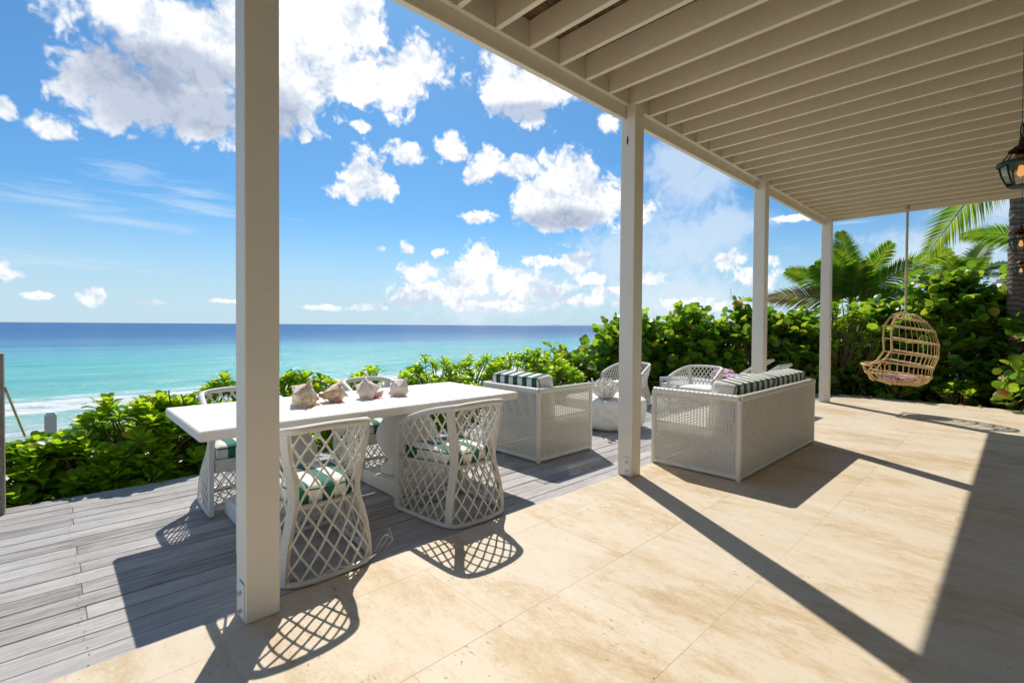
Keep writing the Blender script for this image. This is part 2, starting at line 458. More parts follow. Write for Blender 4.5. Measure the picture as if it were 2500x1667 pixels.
def deckwood(name, lo, mi, hi, scale=(1.6, 34, 34)):
    m, t, bs, o = new_mat(name)
    p_ = pos(t); r_ = rnd(t)
    q = t.vmath('ADD', p_, t.comb(t.math('MULTIPLY', r_, 31.0), 0.0, t.math('MULTIPLY', r_, 7.0)))
    qs = t.vmath('MULTIPLY', q, scale)
    warp = t.vmath('ADD', qs, t.vmath('MULTIPLY', t.noise(t.vmath('MULTIPLY', q, (1.2, 6, 6)), 1.5, 3, 0.6, out='Color'), (0.0, 2.6, 2.6)))
    gr = t.noise(warp, 1.6, 6, 0.7)
    fine = t.noise(t.vmath('MULTIPLY', q, (7, 160, 160)), 2.0, 4, 0.7)
    bl = t.noise(t.vmath('MULTIPLY', q, (1.2, 3.5, 3)), 1.6, 4, 0.6)
    v = t.math('ADD', t.math('MULTIPLY', gr, 0.55), t.math('ADD', t.math('MULTIPLY', fine, 0.25), t.math('MULTIPLY', bl, 0.30)))
    v = t.math('ADD', v, t.math('MULTIPLY_ADD', r_, 0.14, -0.12))
    c = t.ramp(v, [(0.36, lo), (0.50, mi), (0.68, hi)])
    t.put(bs.inputs['Base Color'], c)
    bs.inputs['Roughness'].default_value = 0.78
    bs.inputs['Specular IOR Level'].default_value = 0.3
    bump(t, bs, t.math('ADD', gr, t.math('MULTIPLY', fine, 0.7)), 0.5, 0.004)
    return m

M = {}
M['pergola'] = paint('pergola_paint', (0.86, 0.81, 0.70), 0.5, 0.05, (3, 3, 30))
M['post'] = paint('post_paint', (0.86, 0.815, 0.72), 0.48, 0.05, (22, 22, 1.5))
M['joist'] = paint('joist_paint', (0.87, 0.785, 0.625), 0.5, 0.08, (22, 1.2, 22))
M['roofwood'] = deckwood('roof_boards_wood', (0.07, 0.04, 0.02), (0.16, 0.10, 0.055), (0.30, 0.20, 0.12))
M['travertine'] = travertine()
M['mortar'] = plain('mortar', (0.56, 0.45, 0.31), 0.9, 0, 0.15, 30)
M['deck'] = deckwood('weathered_deck', (0.20, 0.185, 0.175), (0.40, 0.385, 0.375), (0.58, 0.57, 0.565))
M['under'] = plain('deck_underside', (0.05, 0.045, 0.04), 0.9)
M['oldwood'] = deckwood('weathered_post', (0.15, 0.12, 0.09), (0.30, 0.26, 0.21), (0.44, 0.40, 0.34), (34, 34, 1.6))
M['nail'] = plain('nail', (0.03, 0.025, 0.02), 0.6, 0.3)
M['tablewhite'] = paint('table_white', (0.83, 0.81, 0.77), 0.55, 0.05, (8, 8, 8), (0.55, 0.48, 0.36), 0.12)
M['wicker'] = plain('white_wicker', (0.80, 0.765, 0.69), 0.5, 0, 0.10, 35, 0.1)
M['wrap'] = wrapped('white_wrapped_cane', (0.81, 0.78, 0.71))
M['lacquer'] = plain('white_lattice_cane', (0.80, 0.77, 0.70), 0.42, 0, 0.10, 30, 0.1)
M['whitepaint'] = plain('smooth_white_paint', (0.82, 0.82, 0.81), 0.4, 0, 0.04, 8)
M['seat_stripe'] = stripes('seat_stripe', 0, 0.135, 0.5, 0.2, (0.012, 0.155, 0.105))
M['sofa_stripe'] = stripes('sofa_stripe', 0, 0.143, 0.47, 0.235, (0.010, 0.095, 0.045))
M['arm_stripe'] = stripes('armchair_stripe', 0, 0.130, 0.5, 0.1, (0.008, 0.085, 0.055))
M['cushion'] = plain('cream_cushion', (0.80, 0.765, 0.71), 0.9, 0, 0.06, 9, 0.5)
M['piping'] = plain('green_piping', (0.010, 0.10, 0.065), 0.8)
M['beige'] = plain('beige_canvas', (0.66, 0.53, 0.36), 0.9, 0, 0.06, 40, 0.1)
M['rattan'] = plain('rattan', (0.84, 0.59, 0.26), 0.38, 0, 0.30, 14, 0.1)
M['rattan_wrap'] = wrapped('rattan_binding', (0.80, 0.56, 0.27), 0.016)
M['rope'] = wrapped('cotton_rope', (0.66, 0.58, 0.45), 0.035)
M['verdigris'] = plain('verdigris_copper', (0.022, 0.065, 0.062), 0.5, 0.6, 0.5, 18, 0.2)
M['rustcap'] = plain('rust_copper', (0.10, 0.028, 0.015), 0.5, 0.6, 0.4, 25, 0.2)
M['copper'] = plain('bright_copper', (0.75, 0.33, 0.12), 0.25, 1.0, 0.2, 20)
M['coral'] = plain('white_coral', (0.80, 0.765, 0.70), 0.75, 0, 0.12, 40, 0.8)
M['metal'] = plain('galvanised_bolt', (0.62, 0.60, 0.56), 0.4, 0.6, 0.2, 60)
M['branch'] = plain('shrub_stem', (0.17, 0.115, 0.065), 0.85, 0, 0.4, 30, 0.4)
M['bark_g'] = plain('green_stem', (0.20, 0.17, 0.07), 0.8, 0, 0.4, 30, 0.3)
M['drywood'] = plain('dry_twig', (0.10, 0.07, 0.05), 0.9)

def stump_mat():
    m, t, bs, o = new_mat('limewashed_stump')
    p_ = pos(t)
    n1 = t.noise(p_, 5, 6, 0.65, 0.8); n2 = t.noise(p_, 22, 5, 0.6)
    c = t.mix(t.smooth(n1, 0.52, 0.72, 0, 0.55), (0.80, 0.785, 0.75), (0.56, 0.53, 0.47))
    t.put(bs.inputs['Base Color'], c); bs.inputs['Roughness'].default_value = 0.6
    bump(t, bs, t.math('ADD', n1, t.math('MULTIPLY', n2, 0.4)), 0.6, 0.02)
    return m
M['stump'] = stump_mat()
def purple_mat():
    m, t, bs, o = new_mat('purple_print_cloth')
    co = obj_co(t)
    v = t.node('ShaderNodeTexVoronoi', feature='SMOOTH_F1'); v.inputs['Scale'].default_value = 17
    t.put(v.inputs['Vector'], t.vmath('ADD', co, t.vmath('MULTIPLY', t.noise(co, 9, 3, 0.6, out='Color'), (0.12, 0.12, 0.12))))
    c = t.ramp(v.outputs['Distance'], [(0.18, (0.15, 0.05, 0.10)), (0.32, (0.42, 0.22, 0.34)), (0.46, (0.55, 0.38, 0.47)), (0.62, (0.74, 0.62, 0.64))])
    t.put(bs.inputs['Base Color'], c); bs.inputs['Roughness'].default_value = 0.9
    return m
M['purple'] = purple_mat()
def shell_mat():
    m, t, bs, o = new_mat('conch_shell')
    co = obj_co(t)
    n1 = t.noise(co, 16, 6, 0.65, 0.6); n2 = t.noise(co, 55, 4, 0.6)
    c = t.ramp(t.math('ADD', t.math('MULTIPLY', n1, 0.75), t.math('MULTIPLY', n2, 0.25)), [(0.36, (0.46, 0.27, 0.11)), (0.46, (0.72, 0.50, 0.30)), (0.55, (0.80, 0.66, 0.52)), (0.68, (0.82, 0.74, 0.66))])
    t.put(bs.inputs['Base Color'], c); bs.inputs['Roughness'].default_value = 0.6
    bump(t, bs, t.math('ADD', n1, n2), 0.7, 0.008)
    return m
M['shell'] = shell_mat()
M['shellwhite'] = plain('bleached_shell', (0.84, 0.70, 0.60), 0.6, 0, 0.15, 24, 0.5)
M['pink'] = plain('pink_shell_lining', (0.78, 0.30, 0.25), 0.25, 0, 0.15, 12)
def glass_mat():
    m, t, bs, o = new_mat('lantern_glass')
    tr = t.node('ShaderNodeBsdfTransparent'); tr.inputs[0].default_value = (0.93, 0.95, 0.93, 1)
    gl = t.node('ShaderNodeBsdfGlossy'); gl.inputs[1].default_value = 0.03
    lw = t.node('ShaderNodeLayerWeight'); lw.inputs[0].default_value = 0.12
    mx = t.node('ShaderNodeMixShader')
    t.put(mx.inputs[0], t.math('ADD', lw.outputs['Fresnel'], 0.04))
    t.l.new(tr.outputs[0], mx.inputs[1]); t.l.new(gl.outputs[0], mx.inputs[2]); t.l.new(mx.outputs[0], o.inputs[0])
    return m
M['glass'] = glass_mat()
def emit_mat(name, col, s):
    m, t, bs, o = new_mat(name)
    e = t.node('ShaderNodeEmission'); e.inputs[0].default_value = col + (1,); e.inputs[1].default_value = s
    t.l.new(e.outputs[0], o.inputs[0]); return m
M['bulb'] = emit_mat('lit_bulb', (1.0, 0.45, 0.14), 0.6)
def sand_mat():
    m, t, bs, o = new_mat('beach_sand')
    p_ = pos(t)
    n1 = t.noise(p_, 0.5, 5, 0.6); n2 = t.noise(p_, 9, 5, 0.65)
    c = t.mix(n1, (0.56, 0.47, 0.385), (0.66, 0.58, 0.50))
    wet = t.smooth(t.xyz(p_)[2], -4.45, -4.05, 0.45, 0.0)
    c = t.mix(wet, c, (0.34, 0.29, 0.235))
    lit_ = t.smooth(t.xyz(p_)[1], 7.5, 9.5)
    c = t.mix(lit_, (0.10, 0.075, 0.045), c)          # leaf litter and humus under the planting
    t.put(bs.inputs['Base Color'], c); bs.inputs['Roughness'].default_value = 0.9
    bump(t, bs, n2, 0.4, 0.05)
    return m
M['sand'] = sand_mat()
def palm_bark():
    m, t, bs, o = new_mat('palm_bark')
    co = obj_co(t)
    x, y, z = t.xyz(co)
    n1 = t.noise(co, 7, 5, 0.65)
    w = t.math('SINE', t.math('MULTIPLY', t.math('MULTIPLY_ADD', n1, 0.22, z), 70.0))
    c = t.mix(t.smooth(w, -0.6, 0.8), (0.11, 0.085, 0.065), (0.25, 0.205, 0.16))
    c = t.mix(t.math('MULTIPLY', n1, 0.5), c, (0.13, 0.10, 0.075))
    t.put(bs.inputs['Base Color'], c); bs.inputs['Roughness'].default_value = 0.9
    bump(t, bs, t.math('ADD', w, n1), 0.8, 0.02)
    return m
M['palmbark'] = palm_bark()
GR = [leaf_mat('sea_grape_green', (0.055, 0.160, 0.020), (0.24, 0.48, 0.025), 0.26, 0.46),
      leaf_mat('sea_grape_mid', (0.080, 0.205, 0.024), (0.34, 0.58, 0.03), 0.26, 0.46),
      leaf_mat('sea_grape_light', (0.140, 0.275, 0.026), (0.50, 0.68, 0.035), 0.30, 0.48),
      leaf_mat('sea_grape_yellow', (0.46, 0.42, 0.03), (0.74, 0.66, 0.04), 0.4),
      leaf_mat('sea_grape_rust', (0.36, 0.15, 0.035), (0.58, 0.24, 0.04), 0.5)]
NA = [leaf_mat('beach_shrub_green', (0.105, 0.265, 0.012), (0.48, 0.76, 0.02), 0.32, 0.54),
      leaf_mat('beach_shrub_bright', (0.165, 0.330, 0.014), (0.62, 0.80, 0.025), 0.34, 0.56),
      leaf_mat('beach_shrub_deep', (0.060, 0.180, 0.012), (0.28, 0.52, 0.015), 0.28, 0.46),
      leaf_mat('beach_shrub_yellow', (0.48, 0.40, 0.03), (0.7, 0.58, 0.04), 0.4, 0.5)]
PA = [leaf_mat('palm_green', (0.060, 0.160, 0.016), (0.26, 0.48, 0.02), 0.5, 0.45),
      leaf_mat('palm_yellow_green', (0.18, 0.26, 0.02), (0.50, 0.60, 0.03), 0.5, 0.5),
      leaf_mat('palm_dry', (0.26, 0.17, 0.10), (0.32, 0.22, 0.12), 0.7, 0.3)]

# ================================================================== SETTING
SEA_Z = -4.5
def ground_z(x, y):
    if y < 5.2: z = -0.32
    elif y < 8: z = -0.32 - 0.62 * sstep(5.2, 8.6, y)
    else: z = -0.32 - 0.62 * sstep(5.2, 8.6, y) - (y - 8) * 0.142
    if y >= 5.2: z += 0.10 * nz(x * 0.25, y * 0.25) * sstep(5.2, 8, y)
    return max(z, -7.0)
ys = [-40, -20, -8, -3] + [i * 0.8 for i in range(0, 48)] + [44, 60]
xs = [-120, -60, -30] + [-20 + i * 1.0 for i in range(0, 60)] + [44, 55, 70, 90, 120, 170, 240, 340]
g = MB()
g.v = [(x, y, ground_z(x, y)) for y in ys for x in xs]
nx = len(xs)
g.f = [(j * nx + i, j * nx + i + 1, (j + 1) * nx + i + 1, (j + 1) * nx + i) for j in range(len(ys) - 1) for i in range(nx - 1)]
g.m = [0] * len(g.f)
struct(g.build('sand_ground', M['sand'], smooth=True))

# --- sea
def sea_mat():
    m, t, bs, o = new_mat('sea_water')
    p_ = pos(t)
    x, y, z = t.xyz(p_)
    big = t.noise(t.vmath('MULTIPLY', p_, (0.010, 0.028, 0)), 1.0, 5, 0.6, 0.4)
    d = t.math('ADD', y, t.math('MULTIPLY', t.math('SUBTRACT', big, 0.5), t.math('MULTIPLY', y, 0.75)))
    lg = t.math('LOGARITHM', t.math('MAXIMUM', d, 27.0), 10.0)       # 1.30 .. 4
    f = t.smooth(lg, 1.30, 3.3)
    f = t.math('DIVIDE', t.math('SUBTRACT', lg, 1.44), 2.0, clamp=True)
    c = t.ramp(f, [(0.00, (0.52, 0.62, 0.56)), (0.07, (0.32, 0.60, 0.53)), (0.16, (0.15, 0.53, 0.48)), (0.27, (0.050, 0.43, 0.44)), (0.345, (0.022, 0.31, 0.41)), (0.385, (0.014, 0.17, 0.34)), (0.50, (0.005, 0.110, 0.31)), (1.0, (0.002, 0.065, 0.24))])
    # paler sandbars and dark weed patches
    pt = t.noise(t.vmath('MULTIPLY', p_, (0.020, 0.09, 0)), 1.0, 5, 0.65, 0.5)
    c = t.mix(t.smooth(pt, 0.52, 0.72, 0, 0.35), c, (0.32, 0.62, 0.58), 'MIX') if False else c
    tone = t.math('MULTIPLY_ADD', pt, 0.7, 0.65)
    c = t.mix(1.0, c, t.comb(tone, t.math('MULTIPLY_ADD', tone, 0.6, 0.4), t.math('MULTIPLY_ADD', tone, 0.4, 0.6)), 'MULTIPLY')
    # foam
    wob = t.math('MULTIPLY_ADD', t.noise(t.vmath('MULTIPLY', p_, (0.06, 0.0, 0)), 1.0, 4, 0.6), 9.0, -4.5)
    yy = t.math('ADD', y, wob)
    lace = t.noise(t.vmath('MULTIPLY', p_, (0.55, 1.0, 0)), 1.3, 8, 0.72, 1.2)
    lace2 = t.noise(t.vmath('MULTIPLY', p_, (0.16, 0.8, 0)), 1.1, 6, 0.7, 1.0)
    def band(a0, a1, b0, b1): return t.math('MULTIPLY', t.smooth(yy, a0, a1), t.smooth(yy, b0, b1, 1.0, 0.0))
    b1 = t.math('MULTIPLY', band(41.5, 43.5, 46.5, 49.0), 0.52)
    b2 = t.math('MULTIPLY', band(49.0, 50.0, 52.5, 54.5), 0.40)
    b3 = t.math('MULTIPLY', band(27.0, 30.5, 38.0, 45.0), 0.36)
    b4 = t.math('MULTIPLY', band(60.0, 61.0, 62.0, 64.0), 0.20)
    amt = t.math('MAXIMUM', t.math('MAXIMUM', b1, b2), t.math('MAXIMUM', b3, b4))
    foam = t.smooth(t.math('ADD', amt, t.math('ADD', t.math('MULTIPLY', lace, 0.9), t.math('MULTIPLY', lace2, 0.55))), 0.98, 1.24)
    foam = t.math('MULTIPLY', foam, t.smooth(amt, 0.0, 0.08))
    c = t.mix(t.math('MULTIPLY', foam, 0.92), c, (0.72, 0.75, 0.75))
    t.put(bs.inputs['Base Color'], c)
    rough = t.math('ADD', t.math('MULTIPLY', foam, 0.5), t.smooth(lg, 1.5, 2.8, 0.10, 0.24))
    t.put(bs.inputs['Roughness'], rough)
    bs.inputs['IOR'].default_value = 1.33
    t.put(bs.inputs['Specular IOR Level'], t.smooth(lg, 1.6, 2.5, 0.30, 0.03))
    w1 = t.noise(t.vmath('MULTIPLY', p_, (0.45, 1.0, 0)), 1.1, 6, 0.62, 0.6)
    w2 = t.noise(t.vmath('MULTIPLY', p_, (0.06, 0.20, 0)), 1.0, 6, 0.65, 0.5)
    h = t.math('ADD', w1, t.math('MULTIPLY', w2, 4.0))
    h = t.math('ADD', h, t.math('MULTIPLY', foam, 0.3))
    bump(t, bs, h, 0.75, 0.35)
    return m
M['sea'] = sea_mat()
ysea = []
y = 27.5
while y < 160:
    ysea.append(y); y *= 1.010 if y < 70 else 1.03
while y < 45000:
    ysea.append(y); y *= 1.12
NXS = 230
sea = MB()
for y in ysea:
    x0, x1 = -0.5 * y - 25, 4.5 * y + 60
    for i in range(NXS):
        u = i / (NXS - 1)
        x = x0 + (x1 - x0) * (u ** 1.35)
        z = SEA_Z
        if y < 130:
            k = 1 - sstep(80, 130, y)
            wv = y + 3.0 * nz(x * 0.035, 3.1) + 1.2 * nz(x * 0.15, 7.7)
            z += k * (0.32 * math.exp(-((wv - 46.5) / 2.0) ** 2) + 0.42 * math.exp(-((wv - 62) / 2.6) ** 2) * sstep(20, 45, x) + 0.10 * math.sin(wv * 0.55) * sstep(42, 60, y) + 0.05 * nz(x * 0.3, y * 0.8))
        sea.v.append((x, y, z))
sea.f = [(j * NXS + i, j * NXS + i + 1, (j + 1) * NXS + i + 1, (j + 1) * NXS + i) for j in range(len(ysea) - 1) for i in range(NXS - 1)]
sea.m = [0] * len(sea.f)
struct(sea.build('sea', M['sea'], smooth=True))

# --- low land on the horizon
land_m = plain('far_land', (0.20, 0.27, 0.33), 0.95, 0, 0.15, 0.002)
ld = MB()
prof = []
N = 60
for i in range(N + 1):
    u = i / N
    a = R(46 - 34 * u)
    h = (22 + 75 * u * (0.5 + 0.5 * nz(u * 7.0, 1.0)) + 14 * nz(u * 31, 2)) * sstep(0, 0.12, u) * sstep(1.0, 0.9, u)
    d0, d1 = 14000 - 3500 * u, 15500 - 3500 * u
    prof.append(((d0 * math.cos(a), d0 * math.sin(a)), (d1 * math.cos(a), d1 * math.sin(a)), max(h, 0.0)))
for q0, q1, h in prof:
    ld.v += [(q0[0], q0[1], SEA_Z - 2), ((q0[0] * .6 + q1[0] * .4), (q0[1] * .6 + q1[1] * .4), SEA_Z + h), (q1[0], q1[1], SEA_Z - 2)]
for i in range(N):
    for k in range(2): ld.f.append((i * 3 + k, i * 3 + 3 + k, i * 3 + 4 + k, i * 3 + 1 + k)); ld.m.append(0)
struct(ld.build('headland', land_m, smooth=True))

# --- travertine patio: bed + one object for each tile
PX0, PX1, PY0, PY1 = -2.2, 11.28, -3.4, 2.432
b = MB(); b.box(PX0 + .01, PX1 - .01, PY0 + .01, PY1 - .01, -0.45, -0.0008)
patio = struct(b.build('patio', M['mortar']))
def tile_mesh(w, d):
    t = MB(); t.box(0, w, 0, d, -0.05, 0.0, 0.0007); return t.mesh('stone_tile', M['travertine'], smooth=False)
tile_cache = {}
yrow = [PY0] + [v for v in [0.918 + 0.631 * k for k in range(-7, 3)] if PY0 + .1 < v < PY1 - .1] + [PY1]
for j in range(len(yrow) - 1):
    off = 1.45 + (0.47 if j % 2 else 0.0)
    xj = [PX0] + [v for v in [off + 0.94 * k for k in range(-6, 14)] if PX0 + .1 < v < PX1 - .1] + [PX1]
    for i in range(len(xj) - 1):
        w = round(xj[i + 1] - xj[i] - 0.0010, 4); d = round(yrow[j + 1] - yrow[j] - 0.0010, 4)
        if (w, d) not in tile_cache: tile_cache[(w, d)] = tile_mesh(w, d)
        link('stone_tile', tile_cache[(w, d)], patio, (xj[i] + .0005, yrow[j] + .0005, random.uniform(-0.0003, 0.0003)))

# --- weathered deck: frame + one object for each board
DY0, DY1, DX0, DX1 = 2.437, 4.96, -2.6, 11.2
b = MB()
for k in range(7): b.box(DX0, DX1, DY0 + 0.03 + k * 0.40, DY0 + 0.08 + k * 0.40, -0.26, -0.043)
b.box(DX0, DX1, DY0, DY1 - .02, -0.40, -0.265)
deck = struct(b.build('wooden_deck', M['under']))
def board_mesh(l, w):
    t = MB(); t.box(0, l, 0, w, -0.028, 0.0, 0.003); return t.mesh('board', M['deck'], smooth=False)
bc = {}
nails = MB()
row = 0; yb_ = DY0
while yb_ < DY1 - 0.05:
    w = 0.1345
    if row in (3, 11): w = 0.132
    pat = row % 4
    cuts = {0: [3.6, 8.5], 1: [0.115, 4.9, 9.6], 2: [3.0, 7.3], 3: [0.12, 4.0, 8.6]}[pat]
    if row in (1, 4, 11): cuts = [2.6, 6.6]
    xs_ = [DX0] + cuts + [DX1]
    for i in range(len(xs_) - 1):
        l = round(xs_[i + 1] - xs_[i] - 0.0016, 4)
        if (l, w) not in bc: bc[(l, w)] = board_mesh(l, w)
        link('board', bc[(l, w)], deck, (xs_[i] + .0008, yb_, -0.012 + random.uniform(-0.0015, 0.0015)))
    for xn in (-1.1, -0.5, 0.10, 0.71, 1.32, 1.93, 2.54, 3.15, 3.76, 4.4, 5.0, 5.6, 6.2, 6.8):
        for yn in (0.025, 0.11):
            cx, cy = xn + random.uniform(-.012, .012), yb_ + yn + random.uniform(-.006, .006)
            nails.add([(cx + .0035 * math.cos(a * 1.047), cy + .0035 * math.sin(a * 1.047), -0.0085) for a in range(6)], [tuple(range(6))])
    yb_ += 0.140; row += 1
stuff(nails.build('nail', M['nail'], deck))

# ================================================================== PERGOLA
ZB, ZJ, ZR = 3.109, 3.215, 3.402      # beam underside, joist underside, underside of the roof boards
YC, PW = 2.307, 0.142
pg = thing('pergola', 'white painted timber pergola with square posts, joists and boarded roof over the patio', 'pergola', (5.0, -0.4, 0))
OX, OY = 5.0, -0.4
def pl(x, y): return x - OX, y - OY
RX0, RX1, RY0 = -2.4, 9.998, -3.4
def pbox(name, mat, x0, x1, y0, y1, z0, z1, ch=0.003, parent=None):
    b = MB(); cx, cy = (x0 + x1) / 2, (y0 + y1) / 2
    b.box(x0 - cx, x1 - cx, y0 - cy, y1 - cy, z0, z1, ch)
    lx, ly = pl(cx, cy)
    return b.build(name, mat, parent or pg, (lx, ly, 0))
for i, px in enumerate((0.615, 3.648, 6.717, 9.855)):
    po = pbox('post', M['post'], px, px + PW, YC, YC + PW, 0.0005, ZB, 0.004)
    # notched upper half that carries on to the joists, inside the beam
    lx = PW / 2
    b = MB(); b.box(-PW / 2, PW / 2, -PW / 2, -PW / 2 + 0.092, ZB, ZR - .002, 0.003)
    b.build('post_head', M['post'], po)
    b = MB(); b.box(-PW / 2 - 0.006, -PW / 2 - .0004, -PW / 2 + 0.012, -PW / 2 + 0.082, 0.012, 0.172, 0.002)
    pt = b.build('base_plate', M['whitepaint'], po)
    for z in (0.045, 0.125):
        b = MB(); b.tube([(-PW / 2 - .0062, -PW / 2 + .047, z), (-PW / 2 - .020, -PW / 2 + .047, z)], 0.011, 6)
        b.build('bolt', M['metal'], po)
    if i == 1:
        b = MB()
        pts = [(-PW / 2 - .0006, 0.004 + .010 * math.cos(a * .628) * (1 + .25 * math.sin(a * 3)), 2.92 + .040 * math.sin(a * .628)) for a in range(10)]
        b.add(pts, [tuple(range(9, -1, -1))])
        b.build('wood_knot', M['drywood'], po)
xs_b = [RX0, 0.686, 3.719, 6.788, RX1]
for i in range(4):
    pbox('beam', M['pergola'], xs_b[i] + .001, xs_b[i + 1] - .001, 2.402, 2.449, ZB + .0005, ZB + 0.245)
for i in range(4):
    # rim board between the posts' heads, a little inside the beam
    a = xs_b[i] + (0.073 if i else 0); c = xs_b[i + 1] - (0.073 if i < 3 else 0)
    pbox('rim_board', M['pergola'], a, c, 2.362, 2.4005, ZJ, ZR)
jx = [1.80 + 0.3105 * k for k in range(-13, 27)]
for x in jx:
    if RX0 < x < RX1 - .1:
        if abs(((x - 0.686) % 3.05)) < .0: continue
        pbox('joist', M['joist'], x - .019, x + .019, RY0, 2.3615, ZJ + .0008, ZR - .0015)
pbox('end_joist', M['joist'], RX1 - .042, RX1, RY0, 2.3615, ZJ - .045, ZR)
y = 2.449; k = 0
while y > RY0:
    pbox('roof_board', M['roofwood'], RX0, RX1 + .03, y - .138, y, ZR + .001, ZR + .029, 0.002)
    y -= 0.1425
# roof covering above the boards keeps the light out
pbox('roof_covering', M['pergola'], RX0 - .05, RX1 + .08, RY0, 2.50, ZR + .033, ZR + .07)

# unseen house wall, added behind the camera to bounce warm light into the patio
hw = thing('bounce_wall', 'unseen cream house wall added behind the camera for warm bounce light', 'wall', (3.8, -3.5, 0))
hm = paint('bounce_wall_plaster', (0.80, 0.63, 0.41), 0.8, 0.06, (3, 3, 3))
b = MB(); b.box(-6.2, 6.2, -.12, .08, -.4, 3.40, .01)
b.build('plaster', hm, hw)

# ================================================================== DINING TABLE
TX0, TX1, TY0, TY1, TZ = 0.573, 2.93, 2.98, 3.98, 0.738
DZ = -0.011        # deck surface
tb = thing('dining_table', 'long white stone dining table on two urn shaped pedestals, shells on its top', 'table', (1.66, 3.5, DZ))
def tl(x, y): return x - 1.66, y - 3.5
for a, c in ((TX0, 1.510), (1.512, 2.622), (2.624, TX1)):
    b = MB(); m_ = (a + c) / 2
    b.box(a - m_, c - m_, TY0 - 3.48, TY1 - 3.48, TZ - .058 - DZ, TZ - DZ, 0.007)
    b.build('tabletop_slab', M['tablewhite'], tb, (m_ - 1.66, 3.48 - 3.5, 0))
for cx in (1.15, 2.17):
    b = MB(); b.box(-.27, .27, -.27, .27, 0, 0.115, 0.012)
    o = b.build('plinth', M['tablewhite'], tb, (cx - 1.66, 0.03, 0))
    b = MB()
    prof = [(0.205, .1155), (0.215, .125), (0.215, .145), (0.20, .16), (0.165, .172), (0.15, .19), (0.155, .21), (0.185, .255), (0.222, .315), (0.246, .375), (0.252, .42), (0.240, .47), (0.205, .53), (0.165, .575), (0.145, .597), (0.15, .61), (0.185, .618), (0.20, .63), (0.20, .655), (0.26, .66), (0.26, .6905)]
    b.lathe(prof, 36)
    b.build('pedestal', M['tablewhite'], o, (0, 0, 0), smooth=True, sharp=45)

